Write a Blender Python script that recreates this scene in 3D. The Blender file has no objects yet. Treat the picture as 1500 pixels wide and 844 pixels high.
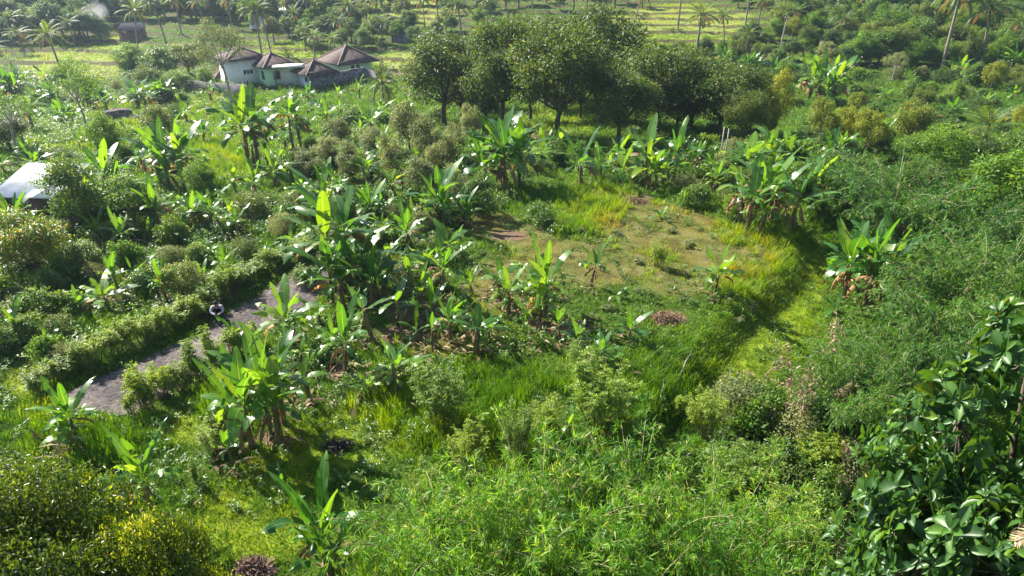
HAZE = 0.00024
EXPO = 1.72
import bpy, math, random
import numpy as np
from mathutils import Vector, Matrix, noise as mnoise

R = math.radians
PI = math.pi
rng = np.random.default_rng(11)
random.seed(5)
sc = bpy.context.scene
col = sc.collection

# ------------------------------------------------------------------ camera
CH = 16.0            # drone height over the plot
PITCH = R(27.0)
F = 1013.0           # focal length in pixels of the 1500 px wide photograph
SP, CP = math.sin(PITCH), math.cos(PITCH)

def project(x, y, z):
    d = CH - z
    zc = y * CP + d * SP
    yc = y * SP - d * CP
    zc = np.where(zc < .1, .1, zc)
    return 750 + F * x / zc, 422 - F * yc / zc, zc

def sstep(a, b, v):
    t = np.clip((v - a) / (b - a), 0, 1)
    return t * t * (3 - 2 * t)

def flat(px, py):
    u = (px - 750) / F; v = (422 - py) / F
    dy = CP + v * SP; dz = v * CP - SP
    t = CH / -dz
    return (u * t, dy * t)

def poly_dist(x, y, pts):
    """signed distance to an open polyline, positive to the right of its direction"""
    best = np.full(x.shape, 1e9); sgn = np.ones(x.shape)
    for (ax, ay), (bx, by) in zip(pts[:-1], pts[1:]):
        dx, dy = bx - ax, by - ay
        L2 = dx * dx + dy * dy
        t = np.clip(((x - ax) * dx + (y - ay) * dy) / L2, 0, 1)
        ex = x - (ax + t * dx); ey = y - (ay + t * dy)
        d = np.hypot(ex, ey)
        s = np.sign(dy * (x - ax) - dx * (y - ay))
        m = d < best
        best = np.where(m, d, best); sgn = np.where(m, s, sgn)
    return best * sgn

EDGE = [flat(*p) for p in [(1250, 260), (1165, 330), (1150, 400), (1075, 450), (1010, 520), (950, 590), (900, 660), (880, 840)]][::-1]

def wob(x, y, s, k=0.0):
    return (np.sin(x * s + 1.3 + k) * np.cos(y * s * .83 - .7 + k) + .5 * np.sin(x * s * 2.1 + y * s * 1.7 + k * 2)) / 1.5

def height(x, y):
    x = np.asarray(x, float); y = np.asarray(y, float)
    z = -6.0 * sstep(38, 112, y)
    z = z + .12 * wob(x, y, .45) + .05 * wob(x, y, 1.3, 2.)
    # strip below the plot on the right, then the gully
    near = 1 - sstep(50, 75, y)
    d = poly_dist(x, y, EDGE)
    z = z - near * (.8 * sstep(-.2, 1.2, d) + .5 * sstep(7, 12, d))
    gx, gy = flat(1235, 730)
    z = z - 1.6 * np.exp(-(((x - gx) / 2.2) ** 2 + ((y - gy) / 4.5) ** 2))
    # terraced fields behind
    yy = y + .10 * x + 5.5 * wob(x, y, .045, 4.) + 1.5 * wob(x, y, .16, 1.)
    s = np.maximum(0, (yy - 118) / 9.0)
    fl = np.floor(s); fr = s - fl
    st = fl + sstep(.86, 1.0, fr)
    z = z + .62 * np.minimum(st, 16) + .02 * np.maximum(0, yy - 118) * 0
    # little paddies in front of the houses
    s2 = np.clip((yy - 70) / 7.0, 0, 6); fl2 = np.floor(s2)
    z = z - .25 * (s2 - fl2 - sstep(.85, 1, s2 - fl2)) * np.where((yy > 70) & (yy < 112), 1, 0)
    # wooded rise on the left and far ridge
    z = z + 26 * np.tanh(.34 * np.maximum(0, y - 172 + .25 * x) * sstep(-30, -75, x) / 26)
    z = z + 18 * np.tanh((.16 * np.maximum(0, y - 330) + .10 * np.maximum(0, y - 150) * sstep(45, 110, x)) / 18)
    return z

_ts = 6 * 1.006 ** np.arange(900)
def at(px, py):
    u = (px - 750) / F; v = (422 - py) / F
    dx, dy, dz = u, CP + v * SP, v * CP - SP
    X, Y, Z = dx * _ts, dy * _ts, CH + dz * _ts
    below = np.nonzero(Z < height(X, Y))[0]
    i = below[0] if len(below) else len(_ts) - 1
    a, b = _ts[max(i - 1, 0)], _ts[i]
    for _ in range(18):
        m = (a + b) / 2
        if CH + dz * m < height(dx * m, dy * m): b = m
        else: a = m
    return float(dx * b), float(dy * b), float(height(dx * b, dy * b))

def height_for(P, top_py):
    v = (422 - top_py) / F
    d = P[1] * (SP - v * CP) / (CP + v * SP)
    return max(.15, CH - d - P[2])

def depth(P):
    return P[1] * CP + (CH - P[2]) * SP

# ------------------------------------------------------------------ materials
MATS = {}
def newmat(name):
    m = bpy.data.materials.new(name); m.use_nodes = True
    m.node_tree.nodes.clear()
    MATS[name] = m
    return m, m.node_tree.nodes, m.node_tree.links

def ramp(N, stops, interp='LINEAR'):
    r = N.new('ShaderNodeValToRGB'); r.color_ramp.interpolation = interp
    e = r.color_ramp.elements
    while len(e) < len(stops): e.new(.5)
    for k, (p, c) in enumerate(stops):
        e[k].position = p; e[k].color = (*c, 1)
    return r

def leafmat(name, stops, trans=.38, tmul=(3.2, 2.6, 1.0), rough=.42, spec=.45, var=.22, attr=None, edge=False):
    m, N, L = newmat(name)
    g = N.new('ShaderNodeNewGeometry'); oi = N.new('ShaderNodeObjectInfo')
    r = ramp(N, stops)
    if attr:
        a = N.new('ShaderNodeAttribute'); a.attribute_name = attr
        ad = N.new('ShaderNodeMath'); ad.operation = 'MULTIPLY_ADD'
        L.new(g.outputs['Random Per Island'], ad.inputs[0]); ad.inputs[1].default_value = .3
        L.new(a.outputs['Fac'], ad.inputs[2])
        s = N.new('ShaderNodeMath'); s.operation = 'SUBTRACT'; L.new(ad.outputs[0], s.inputs[0]); s.inputs[1].default_value = .15
        L.new(s.outputs[0], r.inputs[0])
    else:
        L.new(g.outputs['Random Per Island'], r.inputs[0])
    hsv = N.new('ShaderNodeHueSaturation')
    mr = N.new('ShaderNodeMapRange'); L.new(oi.outputs['Random'], mr.inputs[0])
    mr.inputs[3].default_value = 1 - var; mr.inputs[4].default_value = 1 + var
    mh = N.new('ShaderNodeMapRange'); L.new(oi.outputs['Random'], mh.inputs[0])
    mh.inputs[3].default_value = .5 + var * .06; mh.inputs[4].default_value = .5 - var * .06
    L.new(mr.outputs[0], hsv.inputs['Value']); L.new(mh.outputs[0], hsv.inputs['Hue'])
    hsv.inputs['Saturation'].default_value = 1.1
    L.new(r.outputs[0], hsv.inputs['Color'])
    c = hsv.outputs[0]
    if edge:
        a = N.new('ShaderNodeAttribute'); a.attribute_name = 'edge'
        mx = N.new('ShaderNodeMix'); mx.data_type = 'RGBA'
        rr = ramp(N, [(0, (1, 1, 1)), (.10, (0, 0, 0))]); L.new(a.outputs['Fac'], rr.inputs[0])
        ml = N.new('ShaderNodeMath'); ml.operation = 'MULTIPLY'; L.new(rr.outputs[0], ml.inputs[0]); ml.inputs[1].default_value = .55
        L.new(ml.outputs[0], mx.inputs[0]); L.new(c, mx.inputs[6]); mx.inputs[7].default_value = (.30, .36, .10, 1)
        c = mx.outputs[2]
    p = N.new('ShaderNodeBsdfPrincipled'); L.new(c, p.inputs['Base Color'])
    p.inputs['Roughness'].default_value = rough; p.inputs['Specular IOR Level'].default_value = spec
    t = N.new('ShaderNodeBsdfTranslucent')
    vm = N.new('ShaderNodeVectorMath'); vm.operation = 'MULTIPLY'; L.new(c, vm.inputs[0]); vm.inputs[1].default_value = tmul
    L.new(vm.outputs[0], t.inputs['Color'])
    mx = N.new('ShaderNodeMixShader'); mx.inputs[0].default_value = trans
    L.new(p.outputs[0], mx.inputs[1]); L.new(t.outputs[0], mx.inputs[2])
    o = N.new('ShaderNodeOutputMaterial'); L.new(mx.outputs[0], o.inputs[0])
    return m

def noisemat(name, stops, scale=4., rough=.85, detail=6., bump=.0, spec=.25, stretch=(1, 1, 1), metal=0., objcoord=True):
    m, N, L = newmat(name)
    tc = N.new('ShaderNodeTexCoord'); mp = N.new('ShaderNodeMapping'); mp.inputs['Scale'].default_value = stretch
    L.new(tc.outputs['Object' if objcoord else 'Generated'], mp.inputs[0])
    n = N.new('ShaderNodeTexNoise'); n.inputs['Scale'].default_value = scale; n.inputs['Detail'].default_value = detail
    L.new(mp.outputs[0], n.inputs['Vector'])
    r = ramp(N, stops); L.new(n.outputs[0], r.inputs[0])
    p = N.new('ShaderNodeBsdfPrincipled'); L.new(r.outputs[0], p.inputs['Base Color'])
    p.inputs['Roughness'].default_value = rough; p.inputs['Specular IOR Level'].default_value = spec; p.inputs['Metallic'].default_value = metal
    if bump:
        b = N.new('ShaderNodeBump'); b.inputs['Strength'].default_value = bump; b.inputs['Distance'].default_value = .05
        L.new(n.outputs[0], b.inputs['Height']); L.new(b.outputs[0], p.inputs['Normal'])
    o = N.new('ShaderNodeOutputMaterial'); L.new(p.outputs[0], o.inputs[0])
    return m

leafmat('banana_leaf', [(0, (.034, .10, .020)), (.45, (.055, .14, .024)), (.75, (.09, .19, .028)), (1, (.125, .215, .03))], trans=.40, tmul=(3.1, 2.4, .9), rough=.36, spec=.6, edge=True)
leafmat('banana_dry', [(0, (.12, .07, .035)), (.5, (.22, .14, .07)), (.8, (.36, .26, .15)), (1, (.50, .24, .03))], trans=.3, tmul=(1.9, 1.3, .7), rough=.6, spec=.3)
leafmat('palm_leaf', [(0, (.035, .08, .02)), (.6, (.065, .12, .028)), (1, (.15, .17, .04))], trans=.36, rough=.55, spec=.35)
leafmat('dark_leaf', [(0, (.034, .072, .016)), (.5, (.055, .10, .022)), (.85, (.10, .15, .03)), (1, (.20, .19, .05))], trans=.3, tmul=(2.6, 2.3, .9), rough=.52, spec=.35)
leafmat('olive_leaf', [(0, (.09, .13, .055)), (.6, (.15, .19, .08)), (1, (.28, .26, .12))], trans=.36, tmul=(1.9, 1.8, .9), rough=.55, spec=.35)
leafmat('yellow_leaf', [(0, (.075, .12, .016)), (.5, (.16, .20, .028)), (1, (.32, .31, .045))], trans=.4, tmul=(1.9, 1.8, .8), rough=.5)
leafmat('mid_leaf', [(0, (.042, .105, .018)), (.5, (.075, .16, .026)), (1, (.16, .24, .04))], trans=.38, tmul=(2.8, 2.3, .8), rough=.5, spec=.35)
leafmat('young_leaf', [(0, (.05, .11, .02)), (.6, (.10, .17, .03)), (.9, (.2, .2, .05)), (1, (.36, .16, .06))], trans=.34, tmul=(2.4, 2.2, .8), rough=.4)
leafmat('forest_leaf', [(0, (.034, .080, .026)), (.6, (.062, .12, .032)), (1, (.12, .18, .045))], trans=.3, rough=.5, var=.4)
leafmat('shrub_leaf', [(0, (.06, .14, .02)), (.5, (.13, .22, .03)), (1, (.30, .35, .055))], trans=.42, tmul=(2.6, 2.2, .8), rough=.45)
leafmat('bamboo_leaf', [(0, (.032, .095, .020)), (.5, (.055, .14, .026)), (.93, (.10, .19, .035)), (1, (.26, .26, .10))], trans=.36, tmul=(2.8, 2.3, .8), rough=.5, spec=.35)
leafmat('bright_bamboo_leaf', [(0, (.045, .125, .020)), (.5, (.085, .20, .028)), (.93, (.16, .27, .04)), (1, (.36, .33, .14))], trans=.42, tmul=(2.6, 2.2, .8), rough=.5, spec=.35)
leafmat('big_leaf', [(0, (.027, .068, .020)), (.55, (.042, .10, .026)), (.9, (.075, .155, .032)), (.994, (.12, .20, .035)), (1, (.28, .13, .04))], trans=.23, tmul=(2.8, 2.4, .8), rough=.44, spec=.45)
leafmat('grass_blade', [(0, (.045, .12, .012)), (.35, (.095, .20, .014)), (.65, (.22, .29, .022)), (.82, (.29, .26, .05)), (1, (.26, .17, .08))], trans=.45, tmul=(2.1, 1.8, .9), rough=.5, spec=.3, attr='tint', var=.05)
leafmat('weed_leaf', [(0, (.04, .10, .018)), (.55, (.07, .14, .025)), (1, (.14, .20, .045))], trans=.34, rough=.42, attr='tint', var=.05)
leafmat('dead_leaf', [(0, (.20, .14, .09)), (.6, (.36, .27, .18)), (1, (.55, .45, .33))], trans=.2, tmul=(1.4, 1.2, 1), rough=.8, spec=.1)
leafmat('litter', [(0, (.10, .07, .045)), (.6, (.19, .14, .09)), (1, (.34, .27, .19))], trans=.15, tmul=(1.4, 1.2, 1), rough=.85, spec=.1)
noisemat('bark', [(.3, (.05, .038, .028)), (.7, (.16, .125, .095))], 9, bump=.5, stretch=(1, 1, .3))
noisemat('pale_bark', [(.3, (.22, .19, .155)), (.7, (.42, .38, .32))], 7, bump=.3, stretch=(1, 1, 2))
noisemat('palm_bark', [(.3, (.13, .10, .08)), (.7, (.32, .27, .22))], 6, bump=.4, stretch=(.4, .4, 4))
noisemat('banana_stem', [(.28, (.07, .045, .028)), (.48, (.17, .115, .065)), (.62, (.16, .17, .06)), (.8, (.30, .23, .13))], 6, bump=.4, stretch=(2, 2, .35), rough=.6)
noisemat('culm', [(.3, (.16, .17, .07)), (.6, (.30, .27, .14)), (.8, (.42, .36, .24))], 5, rough=.5)
noisemat('twig', [(.3, (.10, .075, .045)), (.7, (.22, .17, .11))], 12)
noisemat('rock', [(.3, (.05, .042, .042)), (.55, (.11, .09, .09)), (.75, (.24, .20, .19))], 1.6, bump=.6)
noisemat('soil_heap', [(.3, (.05, .032, .025)), (.6, (.15, .09, .07)), (.8, (.28, .20, .15))], 6, bump=.7)
noisemat('ash', [(.3, (.012, .01, .012)), (.6, (.035, .03, .035)), (.85, (.14, .12, .12))], 7, bump=.6)
noisemat('coconut', [(.3, (.12, .10, .03)), (.7, (.28, .22, .06))], 3, rough=.5)

# ------------------------------------------------------------------ mesh helpers
def mk_mesh(name, V, T, mat, attrs=None, smooth=False):
    """V (n,3); T (m,3) or list of arrays of tris / quads"""
    V = np.asarray(V, np.float32)
    Ts = [np.asarray(t, np.int32) for t in (T if isinstance(T, list) else [T]) if len(t)]
    me = bpy.data.meshes.new(name)
    me.vertices.add(len(V)); me.vertices.foreach_set('co', V.ravel())
    nl = sum(t.size for t in Ts); npoly = sum(len(t) for t in Ts)
    me.loops.add(nl); me.polygons.add(npoly)
    me.loops.foreach_set('vertex_index', np.concatenate([t.ravel() for t in Ts]))
    tot = np.concatenate([np.full(len(t), t.shape[1], np.int32) for t in Ts])
    start = np.concatenate([[0], np.cumsum(tot)[:-1]]).astype(np.int32)
    me.polygons.foreach_set('loop_start', start)
    try: me.polygons.foreach_set('loop_total', tot)
    except Exception: pass
    if smooth: me.polygons.foreach_set('use_smooth', np.ones(npoly, bool))
    for k, v in (attrs or {}).items():
        a = me.attributes.new(k, 'FLOAT', 'POINT'); a.data.foreach_set('value', np.asarray(v, np.float32))
    me.update(calc_edges=True); me.validate()
    if mat: me.materials.append(MATS[mat] if isinstance(mat, str) else mat)
    return me

class Geo:
    """collects pieces of one mesh"""
    def __init__(s): s.v = []; s.t = []; s.q = []; s.n = 0; s.a = []
    def add(s, V, T=None, Q=None, a=None):
        V = np.asarray(V, float)
        s.v.append(V)
        if T is not None and len(T): s.t.append(np.asarray(T) + s.n)
        if Q is not None and len(Q): s.q.append(np.asarray(Q) + s.n)
        s.a.append(np.zeros(len(V)) if a is None else np.asarray(a, float))
        s.n += len(V)
    def tube(s, pts, rad, n=7, cap=True):
        pts = np.asarray(pts, float); m = len(pts)
        rad = np.broadcast_to(rad, (m,))
        tan = np.gradient(pts, axis=0); tan /= np.linalg.norm(tan, axis=1)[:, None] + 1e-9
        ref = np.array([1., 0, 0]) if abs(tan[0][0]) < .8 else np.array([0, 1., 0])
        V = []
        for k in range(m):
            a = np.cross(tan[k], ref); a /= np.linalg.norm(a) + 1e-9
            b = np.cross(tan[k], a)
            th = np.arange(n) * 2 * PI / n
            V.append(pts[k] + rad[k] * (np.cos(th)[:, None] * a + np.sin(th)[:, None] * b))
        V = np.concatenate(V)
        Q = [(k * n + j, k * n + (j + 1) % n, (k + 1) * n + (j + 1) % n, (k + 1) * n + j) for k in range(m - 1) for j in range(n)]
        T = []
        if cap:
            V = np.vstack([V, pts[-1]]); c = len(V) - 1
            T = [((m - 1) * n + j, (m - 1) * n + (j + 1) % n, c) for j in range(n)]
        s.add(V, T, Q)
    def box(s, x0, x1, y0, y1, z0, z1):
        V = [(x, y, z) for z in (z0, z1) for y in (y0, y1) for x in (x0, x1)]
        s.add(V, None, [(0, 2, 3, 1), (4, 5, 7, 6), (0, 1, 5, 4), (2, 6, 7, 3), (0, 4, 6, 2), (1, 3, 7, 5)])
    def mesh(s, name, mat, attr=None, smooth=False):
        V = np.concatenate(s.v); Ts = []
        if s.t: Ts.append(np.concatenate(s.t))
        if s.q: Ts.append(np.concatenate(s.q))
        return mk_mesh(name, V, Ts, mat, {attr: np.concatenate(s.a)} if attr else None, smooth)

def norm(a): return a / (np.linalg.norm(a, axis=-1, keepdims=True) + 1e-9)

T_DIAMOND = (np.array([(0, 0, 0), (-.5, .45, .10), (0, 1, -.04), (.5, .45, .10)]), np.array([(0, 2, 1), (0, 3, 2)]))
T_BLADE = (np.array([(-.5, 0, 0), (.5, 0, 0), (-.42, .45, .10), (.42, .45, .10), (0, 1, -.1)]), np.array([(0, 1, 3), (0, 3, 2), (2, 3, 4)]))
T_LANCE = (np.array([(0, 0, 0), (-.5, .35, .03), (.5, .35, .03), (0, 1, -.12)]), np.array([(0, 2, 1), (1, 2, 3)]))
_bl = [(0, 0), (.22, .30), (.45, .46), (.68, .50), (.86, .34), (1, 0)]
_V = []; _T = []
for t, w in _bl:
    dz = -.22 * t * t
    _V += [(0, t, dz), (-w, t + .02, dz + w * .28), (w, t + .02, dz + w * .28)]
for k in range(5):
    a, b = 3 * k, 3 * k + 3
    _T += [(a, b, b + 1), (a, b + 1, a + 1), (a, a + 2, b + 2), (a, b + 2, b)]
T_BIG = (np.array(_V), np.array(_T))

def leaves(P, D, Nn, L, W, tmpl):
    """a leaf of template tmpl at every P, pointing along D with face normal Nn"""
    tv, tt = tmpl
    D = norm(D); S = norm(np.cross(D, Nn)); U = np.cross(S, D)
    L = np.broadcast_to(L, (len(P),)); W = np.broadcast_to(W, (len(P),))
    V = (P[:, None, :] + tv[None, :, 0, None] * W[:, None, None] * S[:, None, :]
         + tv[None, :, 1, None] * L[:, None, None] * D[:, None, :] + tv[None, :, 2, None] * L[:, None, None] * U[:, None, :])
    T = tt[None] + (np.arange(len(P)) * len(tv))[:, None, None]
    return V.reshape(-1, 3), T.reshape(-1, 3)

def rvec(n): 
    v = rng.normal(size=(n, 3)); return norm(v)

def blob_points(blobs, n, shell=.55, up=.25):
    """points through a set of ellipsoids (c, r), outward directions"""
    vol = np.array([b[1][0] * b[1][1] for b in blobs]); pr = vol / vol.sum()
    idx = rng.choice(len(blobs), n, p=pr)
    C = np.array([b[0] for b in blobs])[idx]; Rr = np.array([b[1] for b in blobs])[idx]
    d = rvec(n); d[:, 2] += up; d = norm(d)
    rad = rng.uniform(shell, 1.0, n) ** .7 * (1 + .10 * rng.normal(size=n))
    return C + d * Rr * rad[:, None], d

def crown_mesh(name, blobs, n, L, W, mat, tmpl=T_DIAMOND, shell=.5, droop=.25, spread=.9, up=.25, clump=0, crad=.3):
    if clump:
        k = max(1, n // clump)
        P0, d0 = blob_points(blobs, k, shell, up)
        P = np.repeat(P0, clump, 0) + rng.normal(size=(k * clump, 3)) * crad
        d = np.repeat(d0, clump, 0)
    else:
        P, d = blob_points(blobs, n, shell, up)
    n = len(P)
    D = norm(d * .6 + rvec(n) * spread); D[:, 2] -= droop
    Nn = norm(d * .5 + rvec(n) * .6 + np.array([0, 0, .7]))
    l = L * rng.uniform(.7, 1.25, n); w = W * rng.uniform(.75, 1.2, n)
    V, T = leaves(P, D, Nn, l, w, tmpl)
    return mk_mesh(name, V, T, mat)

def sub_blobs(cx, cy, cz, rx, ry, rz, n, s0=.3, s1=.5, low=-.55):
    out = []
    for k in range(n):
        d = rvec(1)[0]
        while d[2] < low: d = rvec(1)[0]
        q = rng.uniform(.45, .85)
        s = rng.uniform(s0, s1)
        out.append(((cx + d[0] * rx * q, cy + d[1] * ry * q, cz + d[2] * rz * q), (rx * s, ry * s, rz * s * .85)))
    return out

def trunk_geo(g, hgt, r0, blobs, nlimb=7, fork=.45, lean=(0, 0), n=7):
    top = np.array([lean[0], lean[1], hgt * fork])
    p = [np.array([0, 0, -.6])]
    for k in range(1, 6):
        t = k / 5
        p.append(np.array([top[0] * t + .05 * hgt * .3 * math.sin(4 * t), top[1] * t, -.0 + top[2] * t]))
    g.tube(p, np.linspace(r0 * 1.25, r0 * .75, 6), n)
    idx = rng.choice(len(blobs), min(nlimb, len(blobs)), replace=False)
    for i in idx:
        c = np.array(blobs[i][0]); a = p[-1] - np.array([0, 0, rng.uniform(0, hgt * .08)])
        mid = (a + c) / 2 + np.array([rng.normal() * .2, rng.normal() * .2, -.06 * hgt])
        q = [a * (1 - t) ** 2 + 2 * mid * t * (1 - t) + c * t * t for t in np.linspace(0, 1, 6)]
        g.tube(q, np.linspace(r0 * .5, r0 * .1, 6), 5)

# ------------------------------------------------------------------ object helpers
def setp(o, label=None, cat=None, group=None, kind=None):
    if label: o['label'] = label
    if cat: o['category'] = cat
    if group: o['group'] = group
    if kind: o['kind'] = kind
    return o

def add(name, data, parent=None, loc=(0, 0, 0), rot=(0, 0, 0), scale=(1, 1, 1)):
    o = bpy.data.objects.new(name, data); col.objects.link(o)
    o.location = loc; o.rotation_euler = rot; o.scale = scale
    if parent: o.parent = parent
    return o

LABELS = {}
def thing(name, parts, loc, rotz, scale, label, cat, group=None, tilt=(0, 0)):
    """an Empty at the thing's base with one child mesh per part"""
    e = add(name, None, None, loc, (tilt[0], tilt[1], rotz), scale)
    e.empty_display_size = .3
    setp(e, label, cat, group)
    for pn, me in parts: add(pn, me, e)
    LABELS.setdefault(label, []).append(group)
    return e

class Kind:
    """one kind of plant: name, parts in variants, nominal height and width"""
    def __init__(s, name, variants, H, W, cat): s.name, s.v, s.H, s.W, s.cat = name, variants, H, W, cat; s.k = 0

def put(kind, px, base, top, label, group=None, w=None, var=None, rot=None, tilt=(0, 0), name=None, aspect=(.6, 1.7), sink=.05):
    P = at(px, base)
    h = height_for(P, top)
    sz = h / kind.H
    sx = sz if w is None else (w * depth(P) / F) / kind.W
    sx = min(max(sx, sz * aspect[0]), sz * aspect[1])
    if var is None: var = kind.k; kind.k += 1
    v = kind.v[var % len(kind.v)]
    return thing(name or kind.name, v, (P[0], P[1], P[2] - sink), rng.uniform(0, 6.28) if rot is None else rot,
                 (sx, sx, sz), label, kind.cat, group, tilt)
leafmat('bush_leaf', [(0, (.035, .088, .018)), (.5, (.06, .13, .024)), (1, (.13, .19, .045))], trans=.33, rough=.42, var=.3)
# ------------------------------------------------------------------ banana plants
def banana_leaf(g, org, az, e0, length, bend, W, tear=.5, pet=.16, vfold=.35, roll=0., n=26):
    """one leaf: arching midrib, two torn laminas that share it"""
    t = np.linspace(0, 1, n + 1)
    el = e0 - bend * t ** 1.4
    ds = length / n
    W = W * rng.uniform(.85, 1.15)
    hx = np.concatenate([[0], np.cumsum(np.cos(el[:-1]) * ds)]); hz = np.concatenate([[0], np.cumsum(np.sin(el[:-1]) * ds)])
    side_c = roll * t ** 2 * length
    ca, sa = math.cos(az), math.sin(az)
    A = np.stack([hx * ca - side_c * sa, hx * sa + side_c * ca, hz], 1) + org
    tan = norm(np.gradient(A, axis=0)); S = norm(np.cross(tan, np.array([-.0001, 0, 1.]))); 
    S[np.abs(tan[:, 2]) > .985] = np.array([sa, -ca, 0])
    U = np.cross(S, tan)
    tt = np.clip((t - pet) / (1 - pet), 0, 1)
    wid = W * (np.sin(PI * np.clip(tt, 0, 1) ** .8)) ** .55
    wid[tt <= 0] = 0.022
    wid[-1] = .01
    V = [A]; E = [np.zeros(n + 1)]; Q = []; T = []; base = n + 1
    for s in (-1, 1):
        k = 0
        while k < n:
            if t[k + 1] <= pet: m = 1; ang = -vfold; sw = 0
            else:
                m = int(rng.integers(1, 5)) if rng.random() < tear else int(rng.integers(4, 9))
                m = min(m, n - k)
                ang = -vfold + (rng.uniform(-.1, 1.25) if rng.random() < tear else rng.uniform(0, .3)) + .3 * t[k]
                sw = rng.uniform(.0, .3)
            gap = (rng.uniform(.05, .32) * ds if rng.random() < tear else 0)
            ring = []
            for i in range(k, k + m + 1):
                w = wid[i] if i < n else 0.01
                c = A[i] + s * S[i] * math.cos(ang) * w - U[i] * math.sin(ang) * w + tan[i] * sw * w
                if i == k: c = c + tan[i] * gap
                if i == k + m: c = c - tan[i] * gap
                ring.append(c)
            V.append(np.array(ring)); E.append(np.ones(len(ring)))
            for j in range(m):
                a, b = k + j, k + j + 1; c, d = base + j, base + j + 1
                Q.append((a, b, d, c) if s > 0 else (a, c, d, b))
            base += len(ring); k += m
    g.add(np.concatenate(V), None, Q, np.concatenate(E))

def banana_one(gs, gl, gd, x, y, H, nleaf, size, ndry, lean=0.1, spread=1.0, stem_r=.10, upright=.35, tear=.45):
    la = rng.uniform(0, 6.28); lx, ly = math.cos(la) * lean * H, math.sin(la) * lean * H
    p = [(x + lx * t * t, y + ly * t * t, -.3 + (H + .3) * t) for t in np.linspace(0, 1, 7)]
    gs.tube(p, np.linspace(stem_r * 1.25, stem_r * .6, 7), 9)
    top = np.array(p[-1])
    for k in range(int(4 + H * 3)):           # dry sheaths hanging down the stem
        t = rng.uniform(.25, .98); a = rng.uniform(0, 6.28)
        c = np.array([x + lx * t * t, y + ly * t * t, H * t]); r = stem_r * 1.15
        d = np.array([math.cos(a), math.sin(a), 0]); s = np.array([-math.sin(a), math.cos(a), 0]) * rng.uniform(.04, .09)
        ln = rng.uniform(.25, .7)
        gs.add([c + d * r - s, c + d * r + s, c + d * (r + .07) - s * .8 - [0, 0, ln * .5], c + d * (r + .07) + s * .8 - [0, 0, ln * .5], c + d * (r + rng.uniform(0, .12)) - [0, 0, ln]], [(2, 3, 4)], [(0, 1, 3, 2)])
    a0 = rng.uniform(0, 6.28)
    for k in range(nleaf):
        f = k / max(1, nleaf - 1)               # young and upright .. old and drooping
        az = a0 + k * 2.4 + rng.normal() * .25
        e0 = (1.42 - (1.42 - upright) * f ** .65) + rng.normal() * .08
        bend = (.2 + 1.75 * f * spread) * rng.uniform(.6, 1.3)
        L = size * (.80 + .38 * math.sin(PI * min(1, f + .25))) * rng.uniform(.65, 1.12)
        banana_leaf(gl, top, az, e0, L, bend, size * rng.uniform(.095, .13), tear=min(.95, tear * (.45 + 1.3 * f)), roll=rng.normal() * .08, vfold=rng.uniform(.2, .55))
    for k in range(ndry):
        az = rng.uniform(0, 6.28)
        banana_leaf(gd, top - np.array([0, 0, .1]), az, rng.uniform(-.3, .5), size * rng.uniform(.6, .85), rng.uniform(1.4, 2.1), size * rng.uniform(.05, .1), tear=.8, vfold=-.6)

def banana_variant(i, stems, nleaf, size, ndry, H, lean=.08, rad=.5, **kw):
    gl, gd = Geo(), Geo(); parts = []
    for s in range(stems):
        gs = Geo()
        a = s * 2.4 + rng.uniform(0, 1); r = 0 if s == 0 else rad * rng.uniform(.6, 1.2)
        k = 1 if s == 0 else rng.uniform(.4, .95)
        banana_one(gs, gl, gd, math.cos(a) * r, math.sin(a) * r, H * k, max(4, int(nleaf * (.6 + .4 * k))), size * (.55 + .45 * k), ndry if k > .6 else 0, lean=lean * rng.uniform(.4, 1.3), stem_r=.10 if k > .6 else .07, **kw)
        parts.append(('pseudostem', gs.mesh('pseudostem', 'banana_stem')))
    parts.append(('leaves', gl.mesh('banana_leaves', 'banana_leaf', 'edge')))
    if gd.n: parts.append(('dry_leaves', gd.mesh('banana_dry_leaves', 'banana_dry')))
    return parts

BAN = Kind('banana_plant', [banana_variant(i, 1, n, s, d, h, **k) for i, (n, s, d, h, k) in enumerate([
    (10, 2.1, 2, 1.3, dict(tear=.6)), (11, 2.0, 3, 1.6, dict(tear=.75)), (9, 2.2, 1, 1.2, dict(upright=.3)), (12, 2.0, 2, 1.5, dict(spread=1.15, tear=.6)),
    (8, 2.0, 2, 1.6, dict(lean=.2, tear=.7)), (10, 2.3, 1, 1.1, dict(upright=.2, tear=.5)), (7, 2.0, 4, 1.8, dict(tear=.9, upright=.5)), (9, 1.9, 3, 1.4, dict(tear=.85, upright=0.)), (6, 2.2, 3, 1.5, dict(tear=.8, lean=.15))])], 3.2, 3.3, 'banana plant')
YOUNG = Kind('banana_plant', [banana_variant(i, 1, n, s, 0, h, tear=.15, upright=.2) for i, (n, s, h) in enumerate([(5, 1.5, .5), (6, 1.6, .7), (4, 1.3, .6), (7, 1.5, .5)])], 1.9, 2.4, 'banana plant')
BARE = Kind('banana_plant', [banana_variant(i, 1, n, 1.5, d, 2.0, lean=l, upright=.5) for i, (n, d, l) in enumerate([(3, 1, .12), (2, 2, .25), (4, 2, .1)])], 3.2, 2.2, 'banana plant')
CLUMP = Kind('banana_clump', [banana_variant(i, st, n, s, d, h, rad=r) for i, (st, n, s, d, h, r) in enumerate([
    (3, 11, 2.2, 3, 1.7, .7), (4, 10, 2.2, 3, 1.5, .8), (5, 11, 2.3, 4, 1.9, 1.0), (3, 12, 2.4, 2, 1.4, .6), (6, 10, 2.2, 3, 2.0, 1.2), (5, 8, 2.0, 5, 1.6, 1.1), (7, 8, 1.9, 5, 1.9, 1.3)])], 3.8, 4.4, 'banana clump')
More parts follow.
